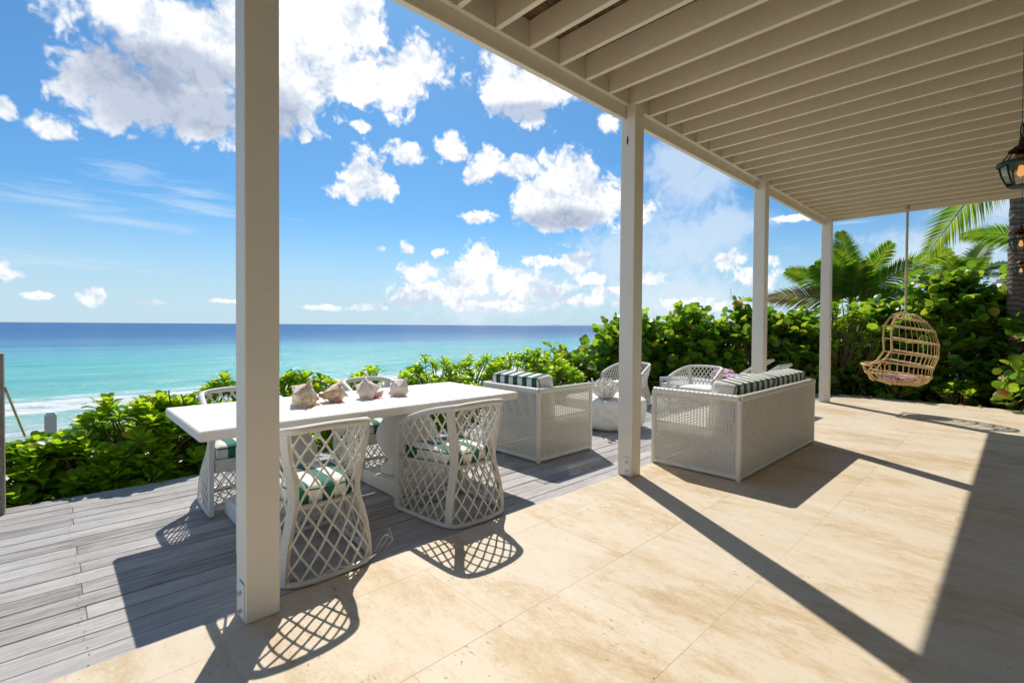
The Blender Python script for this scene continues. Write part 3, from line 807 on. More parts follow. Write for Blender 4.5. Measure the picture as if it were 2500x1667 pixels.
# ================================================================== LATTICE CHAIRS
def lattice_chair(name, wf, wb, yf, yr, arm, back, seat_z, cush_mat, label, cat_group, dia=(0.082, 0.122), piping=True):
    root = thing(name, label, 'chair', group=cat_group)
    half = [(-wf, yf, 0), (-wf + .004, yf * .45, 0), (-(wf * .55 + wb * .45), -yr * .25, 0), (-wb, -yr * .70, 0), (-wb * .80, -yr * .90, 0), (-wb * .40, -yr * .985, 0)]
    ctl = half + [(0, -yr, 0)] + [(-x, y, z) for x, y, z in reversed(half)]
    path = crom(ctl, 10)
    cum = [0.0]
    for a, c in zip(path, path[1:]): cum.append(cum[-1] + (c - a).length)
    Lp = cum[-1]
    def at(s):
        s = max(0.0, min(Lp, s))
        lo, hi = 0, len(cum) - 1
        while hi - lo > 1:
            mid = (lo + hi) // 2
            if cum[mid] <= s: lo = mid
            else: hi = mid
        f = (s - cum[lo]) / max(1e-9, cum[hi] - cum[lo])
        p_ = path[lo].lerp(path[hi], f)
        t_ = (path[hi] - path[lo]).normalized()
        return p_, Vector((t_.y, -t_.x, 0)) * -1     # outward normal
    # check the sign of the outward normal
    pm, nm = at(Lp / 2)
    sg = 1 if nm.y < 0 else -1
    def top(s):
        x = min(s, Lp - s) / (Lp / 2)
        return arm + (back - arm) * (1 - (1 - x) ** 2.1)
    def S(s, z, off=0.0):
        p_, n_ = at(s)
        k = sstep(0.0, 0.28, min(s, Lp - s) / Lp)
        zz = z / back
        o = k * (-0.062 * math.exp(-((zz - 0.54) / 0.25) ** 2) - 0.012 * zz) + off
        return Vector((p_.x, p_.y, 0)) + n_ * sg * o + Vector((0, 0, z))
    NS = 64
    # top rim and base ring
    b = MB(); b.tube([S(Lp * i / NS, top(Lp * i / NS)) for i in range(NS + 1)], 0.021, 8)
    b.build('top_rim', M['wrap'], root, smooth=True)
    b = MB(); b.tube([S(Lp * i / NS, 0.016) for i in range(NS + 1)], 0.016, 7)
    b.tube([S(0, 0.05) + Vector((0, -.004, 0)), S(Lp, 0.05) + Vector((0, -.004, 0))], 0.013, 6)
    b.build('base_ring', M['lacquer'], root, smooth=True)
    # wrapped uprights
    sc = 0.335 * Lp
    cuts = [0.0, sc, Lp - sc, Lp]
    for s in cuts:
        b = MB()
        zs = [0.014 + (top(s) - 0.014) * i / 12 for i in range(13)]
        w = 0.025
        vs, fs = [], []
        for z in zs:
            a, c = S(s, z), None
            p_, n_ = at(s); n_ = n_ * sg; t_ = Vector((-n_.y, n_.x, 0))
            for u, v in ((-1, -.55), (1, -.55), (1, .55), (-1, .55)): vs.append(a + t_ * (w * u) + n_ * (w * v))
        for i in range(12):
            for k in range(4): fs.append((i * 4 + k, i * 4 + (k + 1) % 4, i * 4 + 4 + (k + 1) % 4, i * 4 + 4 + k))
        fs += [(3, 2, 1, 0), (48, 49, 50, 51)]
        b.add(vs, fs)
        b.build('upright', M['wrap'], root)
    # diamond lattice, one mesh for each panel
    dw, dh = dia
    slope = dh / dw
    z0 = 0.03
    for a, c in ((cuts[0], cuts[1]), (cuts[1], cuts[2]), (cuts[2], cuts[3])):
        b = MB()
        n_ = max(2, round((c - a) / dw)); step = (c - a) / n_; sl = dh / step
        Hm = back + .02
        for d in (1, -1):
            k0 = -int(Hm / sl / step) - 2
            for k in range(k0, n_ + int(Hm / sl / step) + 3):
                s0 = a + k * step if d > 0 else a + (n_ - k) * step
                pts = []
                nseg = int(Hm / 0.03)
                for i in range(nseg + 1):
                    z = z0 + (Hm - z0) * i / nseg
                    s = s0 + d * (z - z0) / sl
                    wob = 0.0022 * math.sin(z * 51.5 * 1.0)
                    if a - 1e-6 <= s <= c + 1e-6 and z <= top(s):
                        pts.append(S(s, z, 0.0026 * d))
                    elif pts:
                        break
                if len(pts) > 1: b.tube(pts, 0.0062, 5, cap=False)
        # knots where strands cross
        for i in range(-40, 80):
            for j in range(-40, 80):
                pass
            zz = z0 + (i * 0.5) * dh
            if zz < z0 + .01 or zz > back: continue
            for j in range(0, n_ + 1):
                s = a + (j + (0.5 if i % 2 else 0)) * step
                if a < s < c and zz < top(s) - .01:
                    b.blob(S(s, zz), 0.0125, (1, 1, 1.1))
        stuff(b.build('lattice_panel', M['lacquer'], root, smooth=True))
    # seat frame with front apron
    b = MB()
    inner = [S(Lp * (0.02 + 0.96 * i / 40), seat_z, -0.016) for i in range(41)]
    b.tube(inner, 0.014, 6)
    b.build('seat_frame', M['wrap'], root, smooth=True)
    b = MB(); b.box(-wf + .02, wf - .02, yf - .018, yf + .012, seat_z - .075, seat_z + .008, 0.006)
    b.build('front_rail', M['wrap'], root)
    b = MB()
    for k in range(-4, int(2 * wf / 0.055) + 4):
        for d in (1, -1):
            pts = []
            for i in range(11):
                z = 0.06 + (seat_z - .075 - .06) * i / 10
                x = -wf + .02 + k * 0.055 + d * (z - 0.06) / 1.5 + (0 if d > 0 else .0)
                if -wf + .02 <= x <= wf - .02: pts.append((x, yf - .004 + .003 * d, z))
                elif pts: break
            if len(pts) > 1: b.tube(pts, 0.0045, 5, cap=False)
    stuff(b.build('apron_lattice', M['lacquer'], root, smooth=True))
    poly = [S(Lp * (0.03 + 0.94 * i / 32), seat_z, -0.03) for i in range(33)]
    b = MB(); b.add([(p_.x, p_.y, seat_z + .004) for p_ in poly] + [(p_.x, p_.y, seat_z - .012) for p_ in poly], [tuple(range(33)), tuple(range(65, 32, -1))])
    b.build('seat_base', M['wicker'], root)
    # cushion
    cx = sum(p_.x for p_ in poly) / 33; cy = sum(p_.y for p_ in poly) / 33
    fr = [Vector((x, yf - .012, seat_z)) for x in [wf - .045 - (2 * wf - .09) * k / 8 for k in range(9)]]
    outl = poly + fr
    no = len(outl)
    rings = [(0.955, .006), (0.995, .020), (1.0, .050), (0.99, .075), (0.94, .093), (0.80, .104), (0.5, .110), (0.2, .112)]
    b = MB(); vs, fs = [], []
    for sc_, dz in rings:
        for q in outl:
            vs.append((cx + (q.x - cx) * sc_ * .985, cy + (q.y - cy) * sc_ * .985, seat_z + dz + .004 * nz(q.x * 6 * sc_, q.y * 6 * sc_, dz)))
    for r_ in range(len(rings) - 1):
        for k in range(no):
            l = (k + 1) % no
            fs.append((r_ * no + k, r_ * no + l, (r_ + 1) * no + l, (r_ + 1) * no + k))
    fs += [tuple(range(no - 1, -1, -1)), tuple(range((len(rings) - 1) * no, len(rings) * no))]
    b.add(vs, fs)
    cu = b.build('cushion', cush_mat, root, smooth=True)
    if piping:
        b = MB(); b.tube([Vector(vs[3 * no + k]) * 1.0 + Vector((0, 0, .004)) for k in range(no)], 0.0042, 5, closed=True)
        b.build('piping', M['piping'], cu, smooth=True)
    return root
GD = 'lattice chairs drawn up to the dining table'
ch = lattice_chair('lattice_chair', 0.285, 0.243, 0.30, 0.30, 0.615, 0.797, 0.375, M['seat_stripe'], 'white lattice tub chair half hidden by the front post, loose cane at its foot', GD)
ch.location = (1.075, 2.755, DZ); ch.rotation_euler.z = R(1)
c2 = copy_tree(ch); c2.location = (2.105, 2.775, DZ); c2.rotation_euler.z = R(2)
c2['label'] = 'white lattice tub chair with striped seat, its whole back towards the patio'
c3 = copy_tree(ch); c3.location = (1.075, 4.085, DZ); c3.rotation_euler.z = R(181)
c3['label'] = 'white lattice tub chair facing the patio, on the sea side at the overhanging table end'
c4 = copy_tree(ch); c4.location = (2.20, 4.10, DZ); c4.rotation_euler.z = R(179)
c4['label'] = 'white lattice tub chair on the sea side, its rim rising behind the shells'
# loose cane ends sprung from the nearest chair
b = MB()
for q in ([(0.30, -.20, .0), (0.36, -.20, .06), (0.40, -.16, .10), (0.41, -.19, .03)], [(0.27, -.22, .02), (0.33, -.23, .10), (0.39, -.21, .05), (0.36, -.20, .01)], [(0.25, -.27, .03), (0.10, -.36, .05), (-0.02, -.34, .07), (-.12, -.33, .03)]):
    b.tube(crom(q, 6), 0.0028, 4)
b.build('loose_cane', M['lacquer'], ch)
lc = lattice_chair('lattice_lounge_chair', 0.345, 0.29, 0.31, 0.33, 0.525, 0.685, 0.30, M['cushion'], 'low white lattice lounge chair half behind the second post, beyond the coral', 'lattice lounge chairs round the stump table', (0.062, 0.095), False)
lc.location = (7.13, 4.58, DZ); lc.rotation_euler.z = R(98)
l2 = copy_tree(lc); l2.location = (7.36, 3.47, DZ); l2.rotation_euler.z = R(93)
l2['label'] = 'low white lattice lounge chair between the striped sofa and the stump table'

# ================================================================== WOVEN ARMCHAIR AND SOFA
def weave(mb, w, h, org, ux, nrm, pitch=0.0142, stake=0.0290, wobble=0.0):
    """stakes and weavers of a plain weave in the plane (ux, z)"""
    org, ux, nrm = Vector(org), Vector(ux), Vector(nrm)
    ns = max(2, round(w / stake)); st = w / ns
    up_ = Vector((0, 0, 1))
    for i in range(ns + 1):
        a = org + ux * (i * st)
        for d in (-.0032, .0032):
            q = [a + ux * d, a + ux * d + up_ * h]
            mb.tube(q, 0.0027, 4, cap=False)
    nw = int(h / pitch)
    vs, fs = [], []
    for j in range(nw):
        z = (j + .5) * h / nw
        base = len(vs)
        for i in range(2 * ns + 1):
            ph = (i // 2 + j) % 2
            amp = 0.0046 if i % 2 == 0 else 0.0
            sgn = 1 if ((i // 2 + j) % 2 == 0) else -1
            zz = z + wobble * math.sin(i * st * 0.5 * 9 + 2.0 * math.sin(z * 5)) * math.sin(math.pi * z / h)
            c = org + ux * (i * st / 2) + up_ * zz + nrm * (amp * sgn)
            vs += [c + up_ * 0.0050 + nrm * .0, c - up_ * 0.0040 + nrm * 0.0036, c - up_ * 0.0040 - nrm * 0.0036]
        for i in range(2 * ns):
            o_ = base + i * 3
            for k in range(3):
                l = (k + 1) % 3
                fs.append((o_ + k, o_ + l, o_ + 3 + l, o_ + 3 + k))
    mb.add(vs, fs)
def rail(root, name, p0, p1, r, ring=0.034, mat=None, n=8):
    p0, p1 = Vector(p0), Vector(p1)
    b = MB(); b.tube([p0, p0.lerp(p1, .33), p0.lerp(p1, .66), p1], r, n)
    o = b.build(name, mat or M['lacquer'], root, smooth=True, sharp=50)
    if ring:
        b = MB(); L = (p1 - p0).length; t = (p1 - p0).normalized()
        q = t.orthogonal().normalized(); w = t.cross(q)
        for i in range(int(L / ring)):
            c = p0 + t * ((i + .5) * ring)
            b.tube([c + (q * math.cos(a) + w * math.sin(a)) * (r + .001) + t * (.006 * math.sin(a)) for a in [k * math.pi / 4 for k in range(8)]], 0.0032, 4, closed=True)
        stuff(b.build('binding', M['lacquer'], o, smooth=True))
    return o
def pillow(mb, w, d, h, puff=0.35, n=10, seed=0, m=None):
    """box cushion with rounded edges, centred, resting on z = 0"""
    def f(u, v, top):
        x, y = (u - .5) * w, (v - .5) * d
        ex = min(u, 1 - u) * w; ey = min(v, 1 - v) * d
        e = min(ex, ey)
        return x, y, e
    nu, nv = max(6, int(w / 0.05)), max(6, int(d / 0.04))
    r = min(0.03, h * .3)
    sec = [(0.6 * r, 0.0), (0.15 * r, 0.25 * r), (0, r), (0, h - r), (0.2 * r, h - .3 * r), (r, h)]
    per = []
    for i in range(nu): per.append((-w / 2 + w * i / nu, -d / 2))
    for i in range(nv): per.append((w / 2, -d / 2 + d * i / nv))
    for i in range(nu): per.append((w / 2 - w * i / nu, d / 2))
    for i in range(nv): per.append((-w / 2, d / 2 - d * i / nv))
    n_ = len(per); vs, fs = [], []
    cr = min(.04, d * .2)
    for ins, z in sec:
        for x, y in per:
            sx = max(-(w / 2 - ins), min(w / 2 - ins, x)); sy = max(-(d / 2 - ins), min(d / 2 - ins, y))
            # round the corners a little
            dx, dy = max(0, abs(sx) - (w / 2 - ins - cr)), max(0, abs(sy) - (d / 2 - ins - cr))
            l = math.hypot(dx, dy)
            if l > cr: 
                sx -= math.copysign(dx * (1 - cr / l), sx); sy -= math.copysign(dy * (1 - cr / l), sy)
            bul = 0.008 * math.sin(math.pi * z / h)
            sx += math.copysign(bul, sx) if abs(abs(x) - w / 2) < 1e-6 else 0
            sy += math.copysign(bul, sy) if abs(abs(y) - d / 2) < 1e-6 else 0
            vs.append((sx, sy, z + .006 * nz(sx * 4 + seed, sy * 4, z * 3)))
    for r_ in range(len(sec) - 1):
        for k in range(n_):
            l = (k + 1) % n_
            fs.append((r_ * n_ + k, r_ * n_ + l, (r_ + 1) * n_ + l, (r_ + 1) * n_ + k))
    # crowned top
    base = len(vs) - n_
    prev = base
    for s in (0.75, 0.45, 0.15):
        cur = len(vs)
        for k in range(n_):
            x, y, z = vs[base + k]
            vs.append((x * s, y * s, h + (1 - s) * puff * .06 + .006 * nz(x * 5 + seed, y * 5, s)))
        for k in range(n_):
            l = (k + 1) % n_
            fs.append((prev + k, prev + l, cur + l, cur + k))
        prev = cur
    fs += [tuple(range(n_ - 1, -1, -1)), tuple(range(prev, prev + n_))]
    mb.add(vs, fs)
    return [Vector(v) for v in vs[4 * n_:5 * n_]]
def wicker_seat(name, label, cat, L, D, H, loc, rz, stripe, ncush, wob):
    root = thing(name, label, cat, loc, rz)
    hl, hd = L / 2, D / 2
    for x in (-hl, hl):
        for y in (-hd, hd):
            b = MB(); b.tube([(x, y, 0.0), (x, y, H * .5), (x, y, H - .01)], 0.022, 8); b.build('leg', M['lacquer'], root, smooth=True, sharp=50)
            b = MB(); b.tube([(x, y, -0.004 if loc[2] == 0 else -.002), (x, y, 0.02)], 0.018, 8)
    rail(root, 'back_rail', (-hl, -hd, H), (hl, -hd, H), 0.029)
    for x in (-hl, hl): rail(root, 'arm_rail', (x, -hd, H), (x, hd, H), 0.029, 0.042)
    for p0, p1 in (((-hl, -hd, .028), (hl, -hd, .028)), ((-hl, hd, .028), (hl, hd, .028)), ((-hl, -hd, .028), (-hl, hd, .028)), ((hl, -hd, .028), (hl, hd, .028))):
        rail(root, 'bottom_rail', p0, p1, 0.021, 0)
    z0 = 0.045
    for nm, w, h, o_, ux, n_ in (('back_panel', L, H - .065, (-hl, -hd, z0), (1, 0, 0), (0, -1, 0)), ('arm_panel', D, H - .065, (-hl, -hd, z0), (0, 1, 0), (-1, 0, 0)), ('arm_panel', D, H - .065, (hl, -hd, z0), (0, 1, 0), (1, 0, 0)), ('front_panel', L, .20, (-hl, hd, z0), (1, 0, 0), (0, 1, 0))):
        b = MB(); weave(b, w, h, o_, ux, n_, wobble=wob if nm == 'back_panel' else 0)
        stuff(b.build(nm, M['wicker'], root))
    b = MB(); b.box(-hl + .02, hl - .02, -hd + .02, hd - .02, 0.235, 0.262)
    b.build('seat_base', M['wicker'], root)
    # seat cushion reaches a little past the front rail
    for i in range(ncush):
        w = (L - .06) / ncush
        b = MB(); pip = pillow(b, w - .006, D - .10, 0.15, 0.4, seed=i * 3)
        cu = b.build('seat_cushion', M['cushion'], root, (-hl + .03 + w * (i + .5), 0.072, 0.2635), smooth=True)
        b = MB(); b.tube(pip, 0.0045, 5, closed=True)
        b.tube([(q.x, q.y, .02) for q in pip], 0.0045, 5, closed=True)
        b.build('piping', M['piping'], cu, smooth=True)
    for i in range(ncush):
        w = (L - .09) / ncush
        b = MB(); pip = pillow(b, w - .004, 0.44, 0.205, 0.5, seed=i * 7 + 2)
        cu = b.build('back_cushion', [stripe], root, (-hl + .045 + w * (i + .5), -hd + 0.285, 0.618), smooth=True)
        cu.rotation_euler = (R(99), 0, 0)
        b = MB(); b.tube(pip, 0.0045, 5, closed=True)
        b.build('piping', M['piping'], cu, smooth=True)
    return root
sofa = wicker_seat('wicker_sofa', 'long white woven wicker sofa with green striped back cushions, standing on the travertine', 'sofa', 2.10, 0.80, 0.700, (5.275, 2.03, 0.002), 0.0, M['sofa_stripe'], 2, 0.012)
ac = wicker_seat('wicker_armchair', 'boxy white woven wicker armchair with one striped cushion, standing on the deck', 'armchair', 0.80, 0.81, 0.690, (3.80, 3.575, DZ + .002), R(-90), M['arm_stripe'], 1, 0.0)

# ================================================================== STUMP TABLE + CORAL
b = MB()
def stump_fn(a, z):
    lobes = 0.06 * math.sin(3 * a + .6) + 0.035 * math.sin(5 * a + 2) + 0.03 * nz(math.cos(a) * 2, math.sin(a) * 2, z * 3)
    return 1 + lobes + (0.05 * nz(math.cos(a) * 4, math.sin(a) * 4, z * 9))
b.lathe([(0.30, 0.002), (0.40, .015), (0.455, .06), (0.475, .12), (0.478, .19), (0.485, .27), (0.492, .34), (0.495, .375), (0.485, .392), (0.40, .397), (0.2, .398), (0.02, .398)], 72, fn=stump_fn)
st = b.build('stump_table', M['stump'], None, (5.36, 3.76, DZ), smooth=True)
tag(st, 'low whitewashed tree stump table with uneven bulging sides on the deck', 'table')
b = MB()
rg = random.Random(5)
def finger(p0, d, L, r, depth):
    pts, rs = [Vector(p0)], [r]
    d = Vector(d).normalized()
    for i in range(5):
        d = (d + Vector((rg.uniform(-.22, .22), rg.uniform(-.22, .22), rg.uniform(0.05, .30)))).normalized()
        pts.append(pts[-1] + d * (L / 5)); rs.append(r * (1 - .09 * i) * rg.uniform(.88, 1.12))
    b.tube(pts, rs, 7)
    if depth:
        for _ in range(rg.randint(2, 3)):
            k = rg.randint(2, 4); a = rg.uniform(0, 6.28)
            finger(pts[k], (math.cos(a) * .8, math.sin(a) * .8, .65), L * rg.uniform(.28, .45), r * .72, depth - 1)
for i in range(30):
    a = i * 2.399; rr = math.sqrt((i + .5) / 30)
    finger((0.06 * rr * math.cos(a), 0.06 * rr * math.sin(a), 0.01), (math.cos(a) * rr * 1.25, math.sin(a) * rr * 1.25, 1.15 - .75 * rr), 0.225 * rg.uniform(.85, 1.1), 0.021, 1)
cr = b.build('coral_sculpture', M['coral'], None, (5.16, 3.66, DZ + .398), smooth=True)
tag(cr, 'branching white coral piece with many blunt fingers on the whitewashed stump', 'coral')

# ================================================================== CONCH SHELLS
def conch(mat, label, loc, rot, s, seed, lipdir=1, lip=True):
    rg = random.Random(seed)
    root = thing('conch_shell', label, 'shell', loc, 0, 'conch shells along the table')
    root.rotation_euler = rot
    prof = [(-.115, .006), (-.09, .018), (-.06, .034), (-.03, .052), (0.0, .066), (.022, .074), (.038, .066), (.05, .05), (.06, .044), (.068, .034), (.078, .026), (.086, .018), (.098, .008), (.105, .002)]
    b = MB(); n = 30; vs, fs = [], []
    for i, (x, r) in enumerate(prof):
        for k in range(n):
            a = 2 * math.pi * k / n
            sp = max(0, math.cos(a * 4.5 + .6)) ** 6
            shoulder = math.exp(-((x - .020) / .014) ** 2)
            spire = math.exp(-((x - .062) / .008) ** 2)
            rr = r * (1 + .58 * sp * shoulder + .40 * sp * spire + .10 * nz(x * 40 + seed, math.cos(a) * 2, math.sin(a) * 2)) * (1 + .18 * (k / n))
            vs.append(((x + .018 * sp * shoulder) * s, rr * math.cos(a) * s, rr * math.sin(a) * s))
    for i in range(len(prof) - 1):
        for k in range(n):
            l = (k + 1) % n
            fs.append((i * n + k, i * n + l, (i + 1) * n + l, (i + 1) * n + k))
    fs += [tuple(range(n - 1, -1, -1)), tuple(range((len(prof) - 1) * n, len(prof) * n))]
    b.add(vs, fs)
    b.build('whorl', mat, root, smooth=True)
    if lip:
        for nm, off, mt in (('flared_lip', 0.0, mat), ('pink_lining', -0.0035, M['pink'])):
            b = MB()
            def fl(u, v):
                x = -.105 + .15 * u
                env = math.sin(math.pi * (0.12 + .80 * u)) 
                out = 0.03 + (.115 * env + .006 * math.sin(u * 23)) * v
                a = -0.15 - 1.15 * v + .2 * math.sin(u * 5)
                return ((x - .01 * v) * s, (out * math.cos(a) * 1.0) * s * lipdir, (out * math.sin(a) * .55 - .02 * (1 - v) + off) * s)
            b.grid(fl, 16, 8)
            b.build(nm, mt, root, smooth=True)
        b = MB()
        b.grid(lambda u, v: ((.050 - .005 * v + .002) * s + 0 * u, (.030 + .020 * v * math.cos(u * 6.283)) * s * lipdir, (.030 * v * math.sin(u * 6.283) - .012) * s), 14, 3, True)
    b = MB()
    b.lathe([(0.020, 0.0), (0.024, .006), (0.016, .003), (0.003, -.006)], 14)
    op = b.build('aperture', M['pink'], root, (-.02 * s, -.070 * s, -.01 * s), smooth=True)
    op.rotation_euler = (R(90), 0, 0); op.scale = (s * 1.1, s, s)
    return root
TT = TZ
conch(M['shell'], 'largest conch shell, tan and furrowed, at the end nearest the front post', (1.305, 3.455, TT + .066), (R(-6), R(-16), R(205)), 1.12, 1)
conch(M['shell'], 'blunt pinkish conch shell lying beside the largest shell', (1.53, 3.50, TT + .060), (R(30), R(8), R(25)), 0.95, 2)
conch(M['shellwhite'], 'pale spiky conch shell with an open round pink mouth', (1.80, 3.50, TT + .066), (R(10), R(6), R(190)), 1.02, 3)
conch(M['shellwhite'], 'smallest conch shell, star shaped with a pink lip, ending the row', (2.06, 3.47, TT + .060), (R(-20), R(-8), R(235)), 0.92, 4)

# ================================================================== SUN LOUNGERS
def lounger(label, loc):
    root = thing('sun_lounger', label, 'sun lounger', loc, 0, 'sun loungers beyond the sofa')
    L, Wd, z = 2.0, 0.64, 0.33
    b = MB()
    for x in (-Wd / 2, Wd / 2): b.box(x - .02, x + .02, -L / 2, L / 2, z - .07, z, .003)
    for y in (-L / 2, L / 2): b.box(-Wd / 2 + .0202, Wd / 2 - .0202, y - (.04 if y > 0 else 0), y + (.04 if y < 0 else 0), z - .069, z - .001, .003)
    b.build('frame', M['whitepaint'], root)
    for x in (-Wd / 2, Wd / 2):
        for y in (-L / 2 + .03, L / 2 - .03):
            b = MB(); b.box(x - .019, x + .019, y - .025, y + .025, 0, z - .0705, .003); b.build('leg', M['whitepaint'], root)
    y = -L / 2 + 0.78
    while y < L / 2 - .06:
        b = MB(); b.box(-Wd / 2 + .021, Wd / 2 - .021, y, y + .06, z - .022, z - .004, .002); b.build('slat', M['whitepaint'], root)
        y += .075
    a = R(35); bl = 0.74
    py, pz = -L / 2 + 0.72, z - .01
    def P(t, off): return Vector((0, py - math.cos(a) * bl * t - math.sin(a) * off * -1 * -1, pz + math.sin(a) * bl * t + math.cos(a) * off * 1))
    br = link('backrest', None, root, (0, py, pz))
    b = MB()
    for x in (-Wd / 2 + .04, Wd / 2 - .04): b.box(x - .018, x + .018, -bl, 0, -.018, .018, .003)
    b.box(-Wd / 2 + .0585, Wd / 2 - .0585, -bl, -bl + .036, -.017, .017, .003)
    bf = b.build('backrest', M['whitepaint'], root, (0, py, pz)); bf.rotation_euler = (-a, 0, 0)
    bpy.data.objects.remove(br)
    b = MB(); b.box(-Wd / 2 + .0595, Wd / 2 - .0595, -bl + .037, -.01, -.012, .012, .004)
    b.build('canvas', M['beige'], bf)
    b = MB()
    for x in (-.2, .2): b.tube([(x, py - math.cos(a) * bl * .62, pz + math.sin(a) * bl * .62 - .02), (x, -L / 2 + .06, z - .05)], .009, 6)
    b.build('strut', M['whitepaint'], root)
    return root
lo1 = lounger('white framed sun lounger with raised canvas back, nearer the end post', (9.05, 3.90, DZ))
lo2 = lounger('white framed sun lounger with raised canvas back, its foot behind the lounge chair', (8.18, 3.36, DZ))
def towel(label, loc, seed):
    b = MB()
    def f(u, v):
        a = 2 * math.pi * u; ph = math.pi * (v - .5)
        r_ = 1 + .22 * nz(math.cos(a) * 2.2 + seed, math.sin(a) * 2.2, ph * 2) + .10 * nz(math.cos(a) * 6 + seed, math.sin(a) * 6, ph * 5)
        return (0.25 * math.cos(a) * math.cos(ph) * r_, 0.20 * math.sin(a) * math.cos(ph) * r_, 0.105 + 0.105 * math.sin(ph) * (r_ if ph > 0 else 1))
    b.grid(f, 34, 16, True)
    o = b.build('beach_towel', M['purple'], None, loc, smooth=True)
    return tag(o, label, 'towel', 'purple towels on the loungers')
towel('crumpled purple print towel on the lounger nearer the end post', (9.05, 3.80, DZ + .335), 1)
towel('crumpled purple print towel on the lounger behind the lounge chair', (8.18, 3.27, DZ + .335), 5)

# ================================================================== HANGING RATTAN CHAIR
hc = thing('hanging_chair', 'rattan egg shaped hanging chair with purple seat pad, hung by a long rope', 'hanging chair', (9.6, 1.235, 0.40))
HZ = 0.40
hc.scale = (0.90, 0.78, 1.0)
# rows of the shell: z at the front edge, z at the back, y front, y back, half width
rows = [(1.145, 1.145, 0.03, -0.06, 0.03), (1.13, 1.10, 0.10, -0.20, 0.14), (1.075, 1.00, 0.20, -0.33, 0.245), (0.95, 0.86, 0.275, -0.455, 0.325), (0.76, 0.66, 0.285, -0.52, 0.36), (0.56, 0.47, 0.27, -0.515, 0.36), (0.41, 0.31, 0.37, -0.445, 0.365), (0.33, 0.255, 0.50, -0.425, 0.37), (0.22, 0.16, 0.58, -0.42, 0.345), (0.10, 0.085, 0.46, -0.36, 0.27), (0.025, 0.02, 0.25, -0.20, 0.14)]
rows_c = rows
def shell(u, t, ymax=9.0):
    """u 0..1 round the back from the left front edge to the right, t 0..1 from the crown down"""
    x = t * (len(rows) - 1); i = min(int(x), len(rows) - 2); f = x - i
    f = f * f * (3 - 2 * f) * .35 + f * .65
    zf, zb, yf, yb, w = (a * (1 - f) + c * f for a, c in zip(rows[i], rows[i + 1]))
    yf = min(yf, ymax)
    ang = math.pi * u
    xx = -w * math.cos(ang) * (1 + 0.05 * math.sin(ang) ** 2)
    k = math.sin(ang) ** 0.85
    return Vector((xx, yf + (yb - yf) * k, zf + (zb - zf) * k))
NT_ = len(rows) - 1
def row_t(i): return i / NT_
for i in (2, 3, 4, 5, 6, 8):
    b = MB(); b.tube([shell(u / 24, row_t(i)) for u in range(25)], 0.0125 if i != 6 else .015, 7)
    b.build('hoop', M['rattan_wrap'], hc, smooth=True)
for k in range(1, 24):
    u = k / 24
    b = MB(); b.tube([shell(u, t / 26 * 0.99, 0.29) for t in range(1, 27)], 0.0042, 5)
    b.build('rib', M['rattan'], hc, smooth=True)
b = MB()
left = [shell(0.0, t / 30) for t in range(0, 22)]
lipz = 0.335
lip = [Vector((-.37, .50, .33)), Vector((-.34, .60, .335)), Vector((-.2, .665, .34)), Vector((0, .685, .34))]
edge = left + crom(lip, 5)
full = edge + [Vector((-q.x, q.y, q.z)) for q in reversed(edge[:-1])]
b.tube(full, 0.017, 8)
b.build('rim', M['rattan'], hc, smooth=True)
b = MB()
for sx in (-1, 1):
    b.tube(crom([(sx * .37, .45, .335), (sx * .36, .50, .25), (sx * .33, .50, .14), (sx * .26, .44, .09)], 6), 0.014, 7)
    for q in (.42, .34):
        b.tube(crom([(sx * .36, q + .03, .17), (sx * .372, q + .035, .29), (sx * .37, q, .33), (sx * .372, q - .035, .29), (sx * .36, q - .03, .17)], 5), 0.006, 5)
b.tube(crom([(0, .685, .34), (-.02, .62, .24), (-.0, .46, .10), (0, .2, .02)], 6), 0.012, 6)
b.tube(crom([(-.3, .63, .337), (-.27, .58, .22), (-.22, .45, .10)], 6), 0.010, 6)
b.tube(crom([(.3, .63, .337), (.27, .58, .22), (.22, .45, .10)], 6), 0.010, 6)
b.build('front_lip', M['rattan'], hc, smooth=True)
for k in range(11):
    x = -.24 + .48 * k / 10
    b = MB(); b.tube([Vector((x, y_ * 1.0, .03 + .9 * (x * x) + .35 * (abs(y_ - .05) ** 2.2))) for y_ in [-.33 + .07 * q for q in range(12)]], 0.005, 5)
    b.build('seat_rib', M['rattan'], hc, smooth=True)
b = MB()
def padf(u, v):
    a = 2 * math.pi * u; ph = math.pi * (v - .5)
    r_ = 1 + .04 * nz(math.cos(a) * 3, math.sin(a) * 3, ph)
    x, y_ = .28 * math.cos(a) * math.cos(ph) ** .5 * r_, .36 * math.sin(a) * math.cos(ph) ** .5 * r_
    return (x, y_ + .08, .135 + .05 * math.sin(ph) + .03 * (y_ + .05) + .02 * nz(x * 7, y_ * 7, 1) + (.06 if y_ > .25 else 0) * (y_ - .25) * 5)
b.grid(padf, 32, 13, True)
b.build('seat_pad', M['purple'], hc, smooth=True)
b = MB()
n_ = 90
ztop = ZJ - .01 - HZ
for k in range(3):
    b.tube([(0.011 * math.cos(i * .75 + k * 2.094), 0.011 * math.sin(i * .75 + k * 2.094), 1.12 + (ztop - 1.12) * i / n_) for i in range(n_ + 1)], 0.0125, 5)
b.tube(crom([(0, -.03, 1.15), (0, -.035, 1.08), (0, .0, 1.05), (0, .04, 1.09), (0, .02, 1.16)], 5, True), .012, 6)
for k in range(4):
    a = k * 1.57
    b.tube(crom([(.035 * math.cos(a), .035 * math.sin(a), ztop - .03), (.02 * math.cos(a + 1), .02 * math.sin(a + 1), ztop - .09), (-.03 * math.cos(a), -.03 * math.sin(a), ztop - .06), (0, 0, ztop - .005)], 5, True), .013, 6)
b.build('rope', M['rope'], hc, smooth=True)
